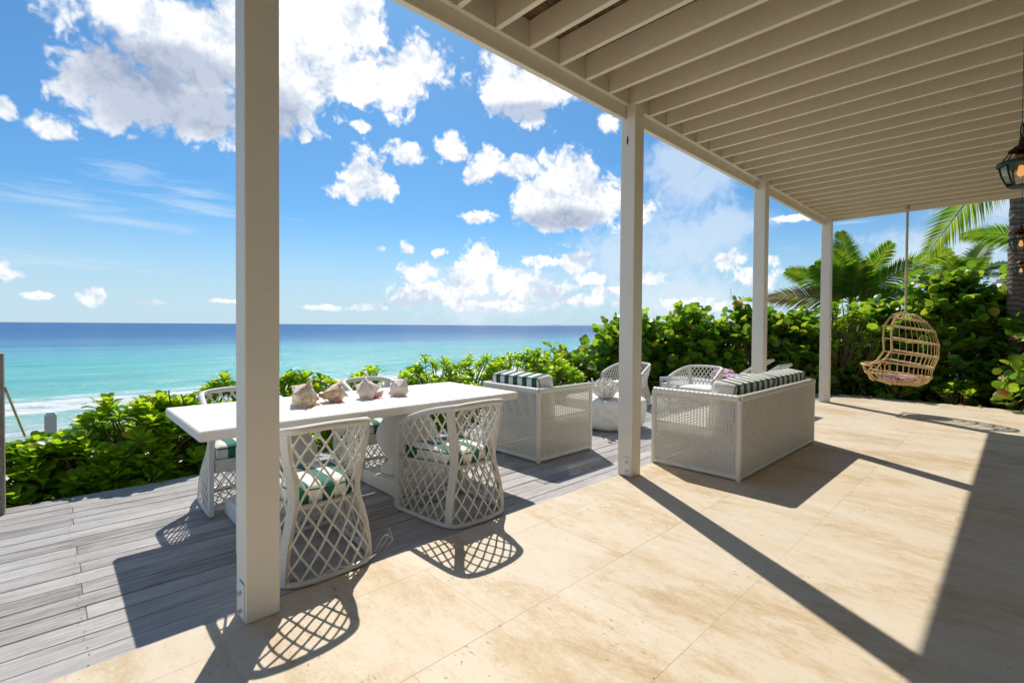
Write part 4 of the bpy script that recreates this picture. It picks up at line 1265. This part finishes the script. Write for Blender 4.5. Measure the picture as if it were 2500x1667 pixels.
b = MB(); b.tube(crom([(0, 0, ztop - .03), (0.035, 0, ztop), (0.03, 0, ztop + .04), (0, 0, ztop + .012)], 5), .006, 6)
b.build('hook', M['metal'], hc, smooth=True)

# ================================================================== LANTERNS
def lantern(label, loc):
    root = thing('lantern', label, 'lantern', loc, R(8), 'lanterns hung in a line under the joists')
    n = 6
    def hexring(r, z, rot=0.26): return [Vector((r * math.cos(2 * math.pi * k / n + rot), r * math.sin(2 * math.pi * k / n + rot), z)) for k in range(n)]
    b = MB(); b.lathe([(0.070, .108), (0.092, .110), (0.095, .118), (0.092, .128), (0.075, .134)], 30); b.build('collar', M['verdigris'], root, smooth=True, sharp=40)
    b = MB(); b.lathe([(0.036, 0.0), (0.046, .0), (0.048, .006), (0.040, .009), (.034, .008)], 24); b.build('bottom_ring', M['verdigris'], root, smooth=True, sharp=40)
    lv = [(0.046, .006), (0.058, .030), (0.072, .065), (0.081, .110)]
    for k in range(n):
        a = 2 * math.pi * k / n + .26
        bar = MB(); bar.tube([(r * math.cos(a), r * math.sin(a), z) for r, z in lv], 0.0045, 5); bar.build('frame_bar', M['verdigris'], root, smooth=True)
        a2 = a + 2 * math.pi / n
        p_ = MB()
        for (r0, z0), (r1, z1) in zip(lv, lv[1:]):
            p_.add([(r0 * math.cos(a) * .99, r0 * math.sin(a) * .99, z0), (r0 * math.cos(a2) * .99, r0 * math.sin(a2) * .99, z0), (r1 * math.cos(a2) * .99, r1 * math.sin(a2) * .99, z1), (r1 * math.cos(a) * .99, r1 * math.sin(a) * .99, z1)], [(0, 1, 2, 3)])
        p_.build('pane', M['glass'], root)
        bar = MB(); bar.tube([(.076 * math.cos(a), .076 * math.sin(a), .134), (.040 * math.cos(a), .040 * math.sin(a), .186)], .003, 5); bar.build('roof_bar', M['verdigris'], root)
        p_ = MB(); p_.add([(.075 * math.cos(a), .075 * math.sin(a), .134), (.075 * math.cos(a2), .075 * math.sin(a2), .134), (.040 * math.cos(a2), .040 * math.sin(a2), .185), (.040 * math.cos(a), .040 * math.sin(a), .185)], [(0, 1, 2, 3)])
        p_.build('roof_pane', M['glass'], root)
    b = MB(); b.lathe([(0.050, .182), (0.048, .190), (0.030, .204), (0.014, .214), (0.010, .235), (0.009, .252)], 24); b.build('cap', M['rustcap'], root, smooth=True, sharp=40)
    b = MB(); b.lathe([(0.028, .130), (0.030, .136), (0.022, .175), (0.015, .182)], 18); b.build('reflector', M['copper'], root, smooth=True)
    b = MB(); b.lathe([(0.004, .052), (0.013, .060), (0.016, .072), (0.012, .092), (0.008, .112), (0.008, .131)], 14); b.build('bulb', M['bulb'], root, smooth=True)
    b = MB(); b.tube([(0.035 * math.cos(k * .5236), 0, .287 + .035 * math.sin(k * .5236)) for k in range(12)], .0035, 5, closed=True); b.build('hanging_ring', M['verdigris'], root, smooth=True)
    ztop_ = ZJ - loc[2]
    b = MB(); b.tube([(0, 0, .319), (0, 0, (ztop_ + .319) / 2), (0, 0, ztop_ + .004)], .0016, 5)
    b.build('hanging_wire', M['verdigris'], root)
    return root
LXS = (3.6, 6.65, 9.7)
for x, lab in zip(LXS, ('verdigris copper lantern seen largest, hanging clear in front of the joists', 'verdigris copper lantern hanging against the palm trunk, second along the line', 'verdigris copper lantern at the far end of the line, against the palm trunk')):
    lantern(lab, (x, 0.012, 2.035))

# ================================================================== PLANTS
def tri_mesh(name, V, F, MI, mats):
    """V (n,3), F (k,3|4) arrays"""
    me = bpy.data.meshes.new(name)
    nf, w = F.shape
    me.vertices.add(len(V)); me.vertices.foreach_set('co', V.astype(np.float32).ravel())
    me.loops.add(nf * w); me.loops.foreach_set('vertex_index', F.astype(np.int32).ravel())
    me.polygons.add(nf); me.polygons.foreach_set('loop_start', np.arange(0, nf * w, w, dtype=np.int32))
    for m in mats: me.materials.append(m)
    me.polygons.foreach_set('material_index', MI.astype(np.int32))
    me.polygons.foreach_set('use_smooth', np.ones(nf, dtype=bool))
    me.update(calc_edges=True); me.validate()
    return me
def round_leaf():
    """sea grape: nearly circular blade, folded a little along the midrib, wavy rim"""
    V = [(0, 0, 0), (0.25, 0, .0), (0.55, 0, .015), (0.85, 0, .01), (1.0, 0, -.03)]
    for sgn in (1, -1):
        V += [(0.02, .16 * sgn, .03), (0.10, .40 * sgn, .09), (0.36, .54 * sgn, .12), (0.66, .50 * sgn, .09), (0.90, .28 * sgn, .03)]
    F = []
    for o, fl in ((5, False), (10, True)):
        q = [(0, o, o + 1, 1), (1, o + 1, o + 2, 2), (2, o + 2, o + 3, 3), (3, o + 3, o + 4, 4)]
        F += [tuple(reversed(x)) if not fl else x for x in q]
    return np.array(V, float), np.array(F, int)
def spoon_leaf():
    """beach shrub: spatulate blade, widest near the rounded tip"""
    V = [(0, 0, 0), (0.4, 0, .03), (0.75, 0, .02), (1.0, 0, -.06)]
    for sgn in (1, -1):
        V += [(0.02, .03 * sgn, .005), (0.42, .145 * sgn, .06), (0.76, .265 * sgn, .085), (0.96, .17 * sgn, -.005)]
    F = []
    for o, fl in ((4, False), (8, True)):
        q = [(0, o, o + 1, 1), (1, o + 1, o + 2, 2), (2, o + 2, o + 3, 3)]
        F += [tuple(reversed(x)) if not fl else x for x in q]
    return np.array(V, float), np.array(F, int)
LEAF = {'round': round_leaf(), 'spoon': spoon_leaf()}
leaf_cache = {}
def leaf_obj_mesh(kind, mat):
    key = (kind, mat.name)
    if key not in leaf_cache:
        V, F = LEAF[kind]
        leaf_cache[key] = tri_mesh('leaf', V, F, np.zeros(len(F)), [mat])
    return leaf_cache[key]
def frame_from(d, n):
    d = d.normalized(); n = (n - d * n.dot(d))
    n = n.normalized() if n.length > 1e-5 else d.orthogonal().normalized()
    y = n.cross(d)
    return Matrix((d, y, n)).transposed()
def finish_plant(root, kind, leaves, mats, nobj, base):
    """leaves: list of (pos, rot3x3, size, mat index). The ones that show largest become objects, the rest one mesh"""
    def score(l):
        v = l[0] - CAM
        return v.length - 0.35 * max(-1, min(1, (l[0] - base - Vector((0, 0, .6))).normalized().dot(-v.normalized()))) - 1.2 * l[2]
    order = sorted(range(len(leaves)), key=lambda i: score(leaves[i]))
    top = set(order[:nobj])
    for i in order[:nobj]:
        p_, r_, s_, mi = leaves[i]
        o = bpy.data.objects.new('leaf', leaf_obj_mesh(kind, mats[mi])); COL.objects.link(o)
        o.parent = root
        o.matrix_basis = Matrix.Translation(p_ - base) @ (r_.to_4x4() @ Matrix.Diagonal((s_, s_, s_, 1)))
    V, F = LEAF[kind]
    rest = [leaves[i] for i in order[nobj:]]
    if rest:
        nv = len(V)
        Rm = np.array([[list(row) for row in l[1]] for l in rest]); S_ = np.array([l[2] for l in rest]); P_ = np.array([list(l[0] - base) for l in rest])
        VV = np.einsum('nij,vj->nvi', Rm, V) * S_[:, None, None] + P_[:, None, :]
        FF = (F[None] + (np.arange(len(rest)) * nv)[:, None, None]).reshape(-1, 4)
        MI = np.repeat(np.array([l[3] for l in rest]), len(F))
        me = tri_mesh('foliage', VV.reshape(-1, 3), FF, MI, mats)
        stuff(link('foliage', me, root))
def rvec(rg): 
    while True:
        v = Vector((rg.uniform(-1, 1), rg.uniform(-1, 1), rg.uniform(-1, 1)))
        if 0.05 < v.length < 1: return v.normalized()
def sea_grape(x, y, z, rx, ry, h, ntips, label, seed, nobj=110, leaf=(0.15, 0.24), pal=(30, 34, 28, 6, 2), low=0.04, group='sea grape bushes screening the patio', straggle=0.12):
    rg = random.Random(seed)
    base = Vector((x, y, z))
    root = thing('sea_grape_shrub', label, 'shrub', base, 0, group)
    leaves = []; br = MB()
    stems = []
    for k in range(6):
        a = rg.uniform(0, 6.28); q = Vector((rx * .25 * math.cos(a), ry * .25 * math.sin(a), 0))
        m_ = Vector((rx * .45 * math.cos(a), ry * .45 * math.sin(a), h * rg.uniform(.40, .6)))
        br.tube(crom([q, q.lerp(m_, .5) + rvec(rg) * .08, m_], 4), [0.030 - .0022 * i for i in range(9)], 6)
        stems.append(m_)
    for t in range(ntips):
        a = rg.uniform(0, 2 * math.pi); ph = rg.random()
        zf = low + (1 - low) * ph ** 0.75
        rad = math.sqrt(max(0.0, 1 - (max(0, zf - .42) / .58) ** 2.4)) * rg.uniform(.72, 1.0)
        top_n = 1 + .22 * nz((x + rx * math.cos(a)) * 1.3 + seed, (y + ry * math.sin(a)) * 1.3, 2.0)
        tip = Vector((rx * rad * math.cos(a), ry * rad * math.sin(a), h * zf * top_n))
        if rg.random() < straggle and zf > .6: tip += Vector((rg.uniform(-.1, .1), rg.uniform(-.1, .1), rg.uniform(.1, .42)))
        outw = Vector((math.cos(a) * .8, math.sin(a) * .8, 0.35 + zf * .6)).normalized()
        s0 = min(stems, key=lambda q: (q - tip).length)
        d = (outw + rvec(rg) * .45).normalized()
        tl_ = rg.uniform(.22, .45)
        st_ = tip - d * tl_
        if rg.random() < .55: br.tube(crom([s0, s0.lerp(st_, .55) + rvec(rg) * .1, st_], 3), [.012, .011, .010, .009, .008, .0075, .007], 4, cap=False)
        br.tube([st_, st_.lerp(tip, .5) + rvec(rg) * .015, tip], [.007, .0055, .004], 4, cap=False)
        nl = rg.randint(5, 8)
        for k in range(nl):
            f = (k + .6) / nl
            p_ = st_.lerp(tip, f)
            side = d.cross(Vector((0, 0, 1))) if abs(d.z) < .95 else Vector((1, 0, 0))
            side = side.normalized() * (1 if k % 2 else -1)
            ld_ = (side * .9 + d * (.3 + .7 * f) + rvec(rg) * .45).normalized()
            if k == nl - 1: ld_ = (d + rvec(rg) * .3).normalized()
            n_ = (Vector((0, 0, 1)) * .75 + outw * .6 + rvec(rg) * .75)
            sz = rg.uniform(*leaf) * (1 - .30 * f)
            mi = rg.choices(range(5), pal)[0]
            if f > .75 and rg.random() < .5: mi = 2
            leaves.append((base + p_ + ld_ * .02, frame_from(ld_, n_), sz, mi))
    br.build('branches', M['branch'], root, smooth=True)
    finish_plant(root, 'round', leaves, GR, nobj, base)
    return root
def beach_shrub(x, y, z, rx, ry, h, nros, label, seed, nobj=110, leaf=(0.10, 0.145), pal=(42, 40, 16, 2), group='leafy green beach shrubs along the deck edge', low=0.05, dens=13):
    rg = random.Random(seed)
    base = Vector((x, y, z))
    root = thing('beach_shrub', label, 'shrub', base, 0, group)
    leaves = []; br = MB()
    core = [Vector((rx * rg.uniform(-.35, .35), ry * rg.uniform(-.35, .35), h * rg.uniform(.15, .4))) for _ in range(7)]
    for c in core: br.tube(crom([(c.x * .5, c.y * .5, 0), (c.x * .6 + .05, c.y * .6, c.z * .5), c], 3), .014, 5)
    for t in range(nros):
        a = rg.uniform(0, 2 * math.pi); zf = low + (1 - low) * rg.random() ** .7
        rad = math.sqrt(max(0.0, 1 - (max(0, zf - .40) / .60) ** 2.2)) * rg.uniform(.78, 1.0)
        hh = h * (1 + .20 * nz((x + rx * math.cos(a)) * 1.7 + seed * .7, (y + ry * math.sin(a)) * 1.7, 5.0))
        tip = Vector((rx * rad * math.cos(a), ry * rad * math.sin(a), hh * zf + rg.uniform(-.03, .05)))
        outw = Vector((math.cos(a) * (1.1 - zf), math.sin(a) * (1.1 - zf), .25 + .95 * zf)).normalized()
        d = (outw * .8 + Vector((0, 0, .55)) + rvec(rg) * .25).normalized()
        s0 = min(core, key=lambda q: (q - tip).length)
        br.tube(crom([s0, s0.lerp(tip, .5) + rvec(rg) * .06, tip - d * .04, tip], 2), [.009, .0085, .008, .0075, .007, .0065, .006], 4, cap=False)
        nl = rg.randint(dens - 2, dens + 2)
        q0 = d.orthogonal().normalized(); q1 = d.cross(q0)
        young = rg.random()
        for k in range(nl):
            aa = k * 2.399 + rg.uniform(-.2, .2)
            f = k / (nl - 1)                       # 0 outer whorl .. 1 centre
            ra = q0 * math.cos(aa) + q1 * math.sin(aa)
            op = R(82 - 58 * f + rg.uniform(-10, 10))
            ld_ = (d * math.cos(op) + ra * math.sin(op)).normalized()
            n_ = (d * math.sin(op) - ra * math.cos(op)) + rvec(rg) * .15
            sz = rg.uniform(*leaf) * (1 - .35 * f ** 2)
            mi = rg.choices(range(4), pal)[0]
            if f > .55 and young > .3: mi = 1
            if f < .2 and zf < .5 and rg.random() < .4: mi = 2
            leaves.append((base + tip - d * (.05 * (1 - f)), frame_from(ld_, n_), sz, mi))
    br.build('stems', M['bark_g'], root, smooth=True)
    finish_plant(root, 'spoon', leaves, NA, nobj, base)
    return root
BG = 'leafy green beach shrubs along the deck edge'
# low shrubs that follow the sea side of the deck
hedge = [(-0.62, 5.42, .50, .48, .34, 'spreading green shrub whose leaves touch the weathered rail post', 60),
         (0.02, 5.55, .62, .50, .64, 'bushy green shrub in front of the white beach post', 95),
         (0.62, 5.45, .62, .46, .90, 'bushy green shrub with twigs showing, beside the overhanging table end', 95),
         (1.35, 5.70, .62, .55, 1.02, 'green shrub behind the lattice chair at the table end', 60),
         (2.15, 5.60, .66, .50, 1.05, 'green shrub with loose tall rosettes behind the front post', 55),
         (3.05, 5.70, .68, .52, 1.08, 'green shrub behind the shells and the second chair rim', 62),
         (3.95, 5.65, .66, .52, 1.12, 'bright green shrub behind the free end of the table', 66),
         (4.85, 5.75, .70, .55, 1.14, 'bright green shrub directly behind the wicker armchair', 72),
         (5.75, 5.80, .70, .58, 1.14, 'dense bright shrub behind the coral sculpture', 78),
         (6.70, 5.95, .75, .62, 1.06, 'dense green shrub left of the lattice lounge chair, under the sea grapes', 85)]
for i, (x, y, rx, ry, h, lab, n) in enumerate(hedge):
    beach_shrub(x, y, ground_z(x, y) - .02, rx, ry, h, int(n * 1.6), lab, 100 + i, 160 if i < 3 else 90, (0.125, 0.175) if i < 3 else (0.11, 0.155), group=BG)
# second row nearer the beach fills the gaps
for i, (x, y, h, wh) in enumerate(((0.75, 6.55, 0.80, 'the shrub with dead sticks'), (2.9, 6.6, 0.98, 'the shells on the table'), (4.7, 6.75, 1.02, 'the wicker armchair'))):
    beach_shrub(x, y, ground_z(x, y) - .02, .85, .55, h, 60, 'green shrub on the slope towards the beach, in line behind ' + wh, 140 + i, 40, group='green shrubs on the slope beyond the deck')
SG = 'sea grape bushes screening the patio'
grapes = [(8.3, 6.75, 1.10, .85, 1.42, 120, 'sea grape at the seaward end, reaching out over the water'),
          (9.6, 6.1, 1.05, .9, 1.95, 160, 'sea grape between the second and third posts, with one tall leafy shoot'),
          (10.5, 5.2, 1.0, .9, 1.90, 170, 'sea grape with yellow leaves behind the lounge chairs'),
          (11.3, 4.3, .95, .95, 1.92, 180, 'sea grape directly behind the third post, a bare twig above it'),
          (11.95, 3.35, .95, .95, 1.90, 180, 'sea grape between the third post and the end post'),
          (12.5, 1.95, .85, .95, 1.98, 170, 'sea grape right of the end post, below the palm fronds'),
          (12.7, 0.95, .85, .95, 2.62, 190, 'tall sea grape behind the hanging chair'),
          (12.9, -0.25, .85, 1.0, 2.58, 180, 'tall sea grape in front of the shingled roof')]
for i, (x, y, rx, ry, h, n, lab) in enumerate(grapes):
    sea_grape(x, y, ground_z(x, y) - .02, rx, ry, h, int(n * 1.45), lab, 200 + i, 150, group=SG)
beach_shrub(11.95, 2.45, -.33, .55, .75, 2.02, 260, 'fine leaved shrub in the hedge between end post and hanging chair', 301, 110, (0.06, 0.10), (40, 38, 20, 2), group=None, low=.15, dens=11)
for i, (x, y, h, wh) in enumerate(((11.62, 1.55, .72, 'below the hanging chair'), (11.62, .75, .66, 'beside the corner sea grape'), (11.75, 2.9, .55, 'behind the end post'))):
    beach_shrub(x, y, -.33, .40, .42, h, 26, 'low rosette plant on the far patio edge ' + wh, 310 + i, 70, (0.09, 0.14), (40, 25, 33, 2), group='low plants along the far patio edge')
sea_grape(11.55, -0.42, -.33, 1.25, .72, 1.30, 84, 'low sea grape with yellowing leaves spilling over the patio corner', 330, 150, (0.13, 0.21), (18, 26, 34, 18, 4), 0.30, None)
sea_grape(12.0, -1.1, -.33, .9, .8, 2.0, 120, 'sea grape behind the patio corner bush, beside the palm trunk', 331, 60, (0.13, 0.2), (34, 32, 24, 8, 2), 0.10, SG)
# bushes further back close the gaps of the hedge
for i, (x, y, h) in enumerate(((10.9, 7.2, 1.5), (12.0, 6.0, 1.75), (12.9, 4.9, 1.85), (13.6, 3.6, 1.8), (13.9, 2.3, 1.85), (14.2, .9, 2.4), (14.4, -.6, 2.4))):
    sea_grape(x, y, -.4, 1.0, 1.0, h, 110, 'sea grape at the back of the hedge, hidden but for its top', 400 + i, 0, (0.17, 0.26), (40, 34, 20, 4, 2), 0.0, 'sea grapes at the back of the hedge')
# tall shoot and bare twig that stand out of the hedge
b = MB(); b.tube(crom([(11.3, 4.42, 1.6), (11.33, 4.50, 1.85), (11.26, 4.56, 2.02), (11.30, 4.60, 2.2)], 4), [.008 - .0004 * i for i in range(13)], 5)
b.tube([(11.29, 4.53, 1.92), (11.22, 4.60, 1.98)], .003, 4)
tw = b.build('bare_twig', M['drywood'], None, (0, 0, 0), smooth=True)
tag(tw, 'bare grey twig sticking up out of the hedge beside the third post', 'twig')

# ------------------------------------------------------------------ palms
def frond(root, base, az, elev, L, droop, seed, dry=0.0, width=0.62, name='frond', twist=0.0, mats=None):
    rg = random.Random(seed)
    d0 = Vector((math.cos(az) * math.cos(elev), math.sin(az) * math.cos(elev), math.sin(elev)))
    pts = []
    for i in range(25):
        t = i / 24
        pts.append(Vector(base) + d0 * (L * t) + Vector((0, 0, -droop * L * t ** 2.1)))
    b = MB(); b.mi = 1
    b.tube(pts, [0.020 * (1 - .88 * i / 24) + .002 for i in range(25)], 5)
    n = 80
    side0 = Vector((-math.sin(az), math.cos(az), 0))
    for i in range(n):
        t = 0.10 + 0.90 * (i / (n - 1))
        x = t * 24; k = min(int(x), 23); p_ = pts[k].lerp(pts[k + 1], x - k)
        tg = (pts[k + 1] - pts[k]).normalized()
        up_ = side0.cross(tg); up_ = up_ if up_.z > 0 else -up_
        ll = width * (math.sin(math.pi * min(1, .16 + .84 * t)) ** .55) * (1 - .35 * t) * rg.uniform(.88, 1.06) + .08
        for sg_ in (1, -1):
            dr = (side0 * sg_ * math.cos(twist) + up_ * math.sin(twist) * sg_ + tg * (.55 + .6 * t) + up_ * .22 + rvec(rg) * .07).normalized()
            w = 0.025 * (1 - .3 * t)
            sag = ll * rg.uniform(.16, .30)
            a0 = p_; a1 = p_ + dr * ll * .5 - Vector((0, 0, sag * .22)); a2 = p_ + dr * ll - Vector((0, 0, sag))
            wd = tg * w
            m_ = 0 if rg.random() > .25 else 1
            if rg.random() < dry * (0.3 + t): m_ = 2
            b.mi = m_
            b.add([a0 - wd * .5, a0 + wd * .5, a1 + wd, a1 - wd, a2], [(0, 1, 2, 3), (3, 2, 4)])
    return b.build(name, mats or PA, root)
def palm(label, x, y, z, trunk_h, r, fronds, seed, lean=(0, 0)):
    root = thing('palm_tree', label, 'palm tree', (x, y, z), 0, 'palm trees beyond the hedge')
    b = MB()
    rg = random.Random(seed)
    n = max(6, int(trunk_h / .16))
    pts = [(lean[0] * (i / n) ** 1.5, lean[1] * (i / n) ** 1.5, trunk_h * i / n) for i in range(n + 1)]
    b.tube(pts, [r * (1.15 - .28 * i / n) * (1 + (.05 if i % 2 else -.02)) for i in range(n + 1)], 16)
    b.build('trunk', M['palmbark'], root, smooth=True)
    top_ = Vector(pts[-1])
    for i, (az, el_, L, dr, dry, tw_) in enumerate(fronds):
        frond(root, top_, R(az), R(el_), L, dr, seed * 31 + i, dry, twist=tw_)
    return root
palm('young palm with fronds fanned out behind the end post', 15.2, 3.05, -.4, 2.35, 0.10,
     [(100, 82, 2.1, .10, .02, 1.3), (104, 44, 2.1, .26, .03, .9), (112, 16, 2.1, .20, .8, .9), (-80, 43, 2.6, .22, .06, -.9), (-66, 66, 2.0, .16, .05, -1.1), (60, 70, 2.1, .15, .0, 1.2), (150, 66, 1.8, .2, .0, .6), (200, 60, 1.7, .3, .1, .2), (-95, 20, 1.6, .25, .15, -.6), (125, 60, 1.8, .3, .05, 1.0), (-20, 50, 2.0, .3, .05, 0)], 7)
palm('tall palm with ringed grey trunk standing behind the lanterns', 12.45, 0.03, -.4, 5.2, 0.155,
     [(97, -57, 2.3, .06, .18, 1.25), (150, 30, 2.4, .5, .1, .2), (30, 40, 2.6, .4, .1, 0), (-40, 30, 2.6, .5, .1, .3), (-100, 20, 2.6, .6, .1, .2), (210, 35, 2.4, .5, .1, .2), (-150, 40, 2.4, .4, 0, 0)], 9)
palm('palm with a single arching frond showing beside the trunk and lanterns', 20.0, -0.55, -.4, 3.95, 0.12,
     [(96, 34, 2.2, .32, .05, .9), (-60, 40, 2.0, .3, .05, .3), (-110, 20, 2.0, .4, .1, .2), (10, 60, 2.0, .2, 0, 0)], 13)
palm('small distant palm whose crown tops the hedge by the shingled roof', 22.0, 1.35, -.4, 3.35, 0.12,
     [(80, 30, 2.1, .35, .05, .3), (110, 12, 2.1, .35, .1, .3), (-60, 35, 2.1, .35, .05, .3), (-90, 15, 2.0, .35, .1, .3), (60, 65, 2.0, .2, 0, .5), (-40, 62, 1.9, .2, 0, .3), (150, 45, 1.8, .3, 0, .2), (200, 40, 1.8, .35, 0, 0)], 17)

# ================================================================== SMALL THINGS
# neighbour's roof beyond the hedge: courses of shingles are parts
nb = thing('neighbour_house', 'grey shingled roof of a house showing through the hedge top', 'house', (26, -0.5, -0.4))
wallm = plain('neighbour_wall', (0.62, 0.56, 0.47), 0.8, 0, 0.06, 3)
b = MB(); b.box(-2.0, 4.0, -3.2, 1.1, 0, 2.95, .01); b.build('wall', wallm, nb)
shm = deckwood('grey_shingle', (0.09, 0.085, 0.08), (0.17, 0.16, 0.155), (0.27, 0.26, 0.25), (20, 1.5, 20))
for k in range(11):
    b = MB()
    x0 = -2.45 + k * .24; z0 = 2.92 + k * .125
    y_ = -3.5 + k * .10
    yend = 1.45 - k * .10
    while y_ < yend:
        w = random.uniform(.16, .26); ye = min(y_ + w, yend)
        dz_ = random.uniform(-.006, .006)
        b.add([(x0, y_, z0 + dz_), (x0, ye - .008, z0 + dz_), (x0 + .34, ye - .008, z0 + .160), (x0 + .34, y_, z0 + .160), (x0, y_, z0 + .028 + dz_), (x0, ye - .008, z0 + .028 + dz_), (x0 + .34, ye - .008, z0 + .185), (x0 + .34, y_, z0 + .185)],
              [(4, 5, 6, 7), (0, 1, 5, 4), (1, 2, 6, 5), (3, 0, 4, 7), (3, 2, 1, 0)])
        y_ += w
    b.build('shingle_course', shm, nb)

# weathered rail post at the deck edge, its stay and the white post on the way down to the beach
b = MB(); b.box(-.072, .072, -.072, .072, 0, 1.10, .006)
b.add([(-.075, -.075, 1.102), (.075, -.075, 1.102), (.075, .075, 1.102), (-.075, .075, 1.102), (0, 0, 1.125)], [(0, 1, 4), (1, 2, 4), (2, 3, 4), (3, 0, 4), (3, 2, 1, 0)])
wp = b.build('rail_post', M['oldwood'], None, (-0.292, 4.87, DZ + .001))
tag(wp, 'weathered square timber post standing at the deck edge', 'post')
b = MB()
pts = [Vector((-.217, 4.87, .86)).lerp(Vector((0.00, 8.02, -.62)), i / 12) + Vector((0, 0, -.05 * math.sin(math.pi * i / 12))) for i in range(13)]
b.tube(pts, .0085, 6)
rp = b.build('handrail_rope', M['rope'], None, smooth=True)
tag(rp, 'thin rope stay running from the weathered post down to the beach', 'rope')
gz = ground_z(0.02, 8.05)
b = MB(); b.box(-.055, .055, -.055, .055, 0, .20 - gz, .004)
wpost = thing('beach_post', 'white square post with a pointed top, standing beyond the shrubs above the beach', 'post', (0.02, 8.05, gz - .005))
b.build('shaft', M['whitepaint'], wpost)
b = MB(); b.add([(-.055, -.055, .2005 - gz), (.055, -.055, .2005 - gz), (.055, .055, .2005 - gz), (-.055, .055, .2005 - gz), (-.03, -.03, .235 - gz), (.03, -.03, .235 - gz), (.03, .03, .235 - gz), (-.03, .03, .235 - gz)], [(0, 1, 5, 4), (1, 2, 6, 5), (2, 3, 7, 6), (3, 0, 4, 7), (4, 5, 6, 7), (3, 2, 1, 0)])
b.build('cap', M['whitepaint'], wpost)

# dry sticks standing out of the near shrubs
for lab, q in (('thin dark dead stick standing out of the shrub by the table end', [(0.80, 5.30, .35), (0.80, 5.31, .55), (0.79, 5.32, .70)]), ('bent dark dead stick beside the straight one in the shrub', [(0.93, 5.30, .38), (0.91, 5.31, .55), (0.885, 5.32, .66)])):
    b = MB(); b.tube(crom(q, 3), .006, 5); tag(b.build('dead_stick', M['drywood'], None, smooth=True), lab, 'stick')
# a fallen dry leaf on the deck
b = MB()
b.grid(lambda u, v: ((u - .5) * .085, (v - .5) * .045 * math.sin(math.pi * (u * .9 + .05)), .012 + .02 * (abs(v - .5) * 2) ** 1.5 + .008 * math.sin(u * 5)), 8, 6)
fl_ = b.build('dry_leaf', GR[4], None, (4.62, 3.22, DZ + .003), smooth=True)
fl_.rotation_euler = (0, 0, .8)
tag(fl_, 'small curled brown leaf lying on the deck near the stump', 'leaf')
for i in range(9):
    x, y = random.uniform(11.0, 11.2), random.uniform(.2, 2.2)
    o = link('dry_leaf', fl_.data, None, (x, y, .0035), random.uniform(0, 6))
    tag(o, 'small brown fallen leaf on the far edge of the patio', 'leaf', 'fallen leaves on the patio edge')
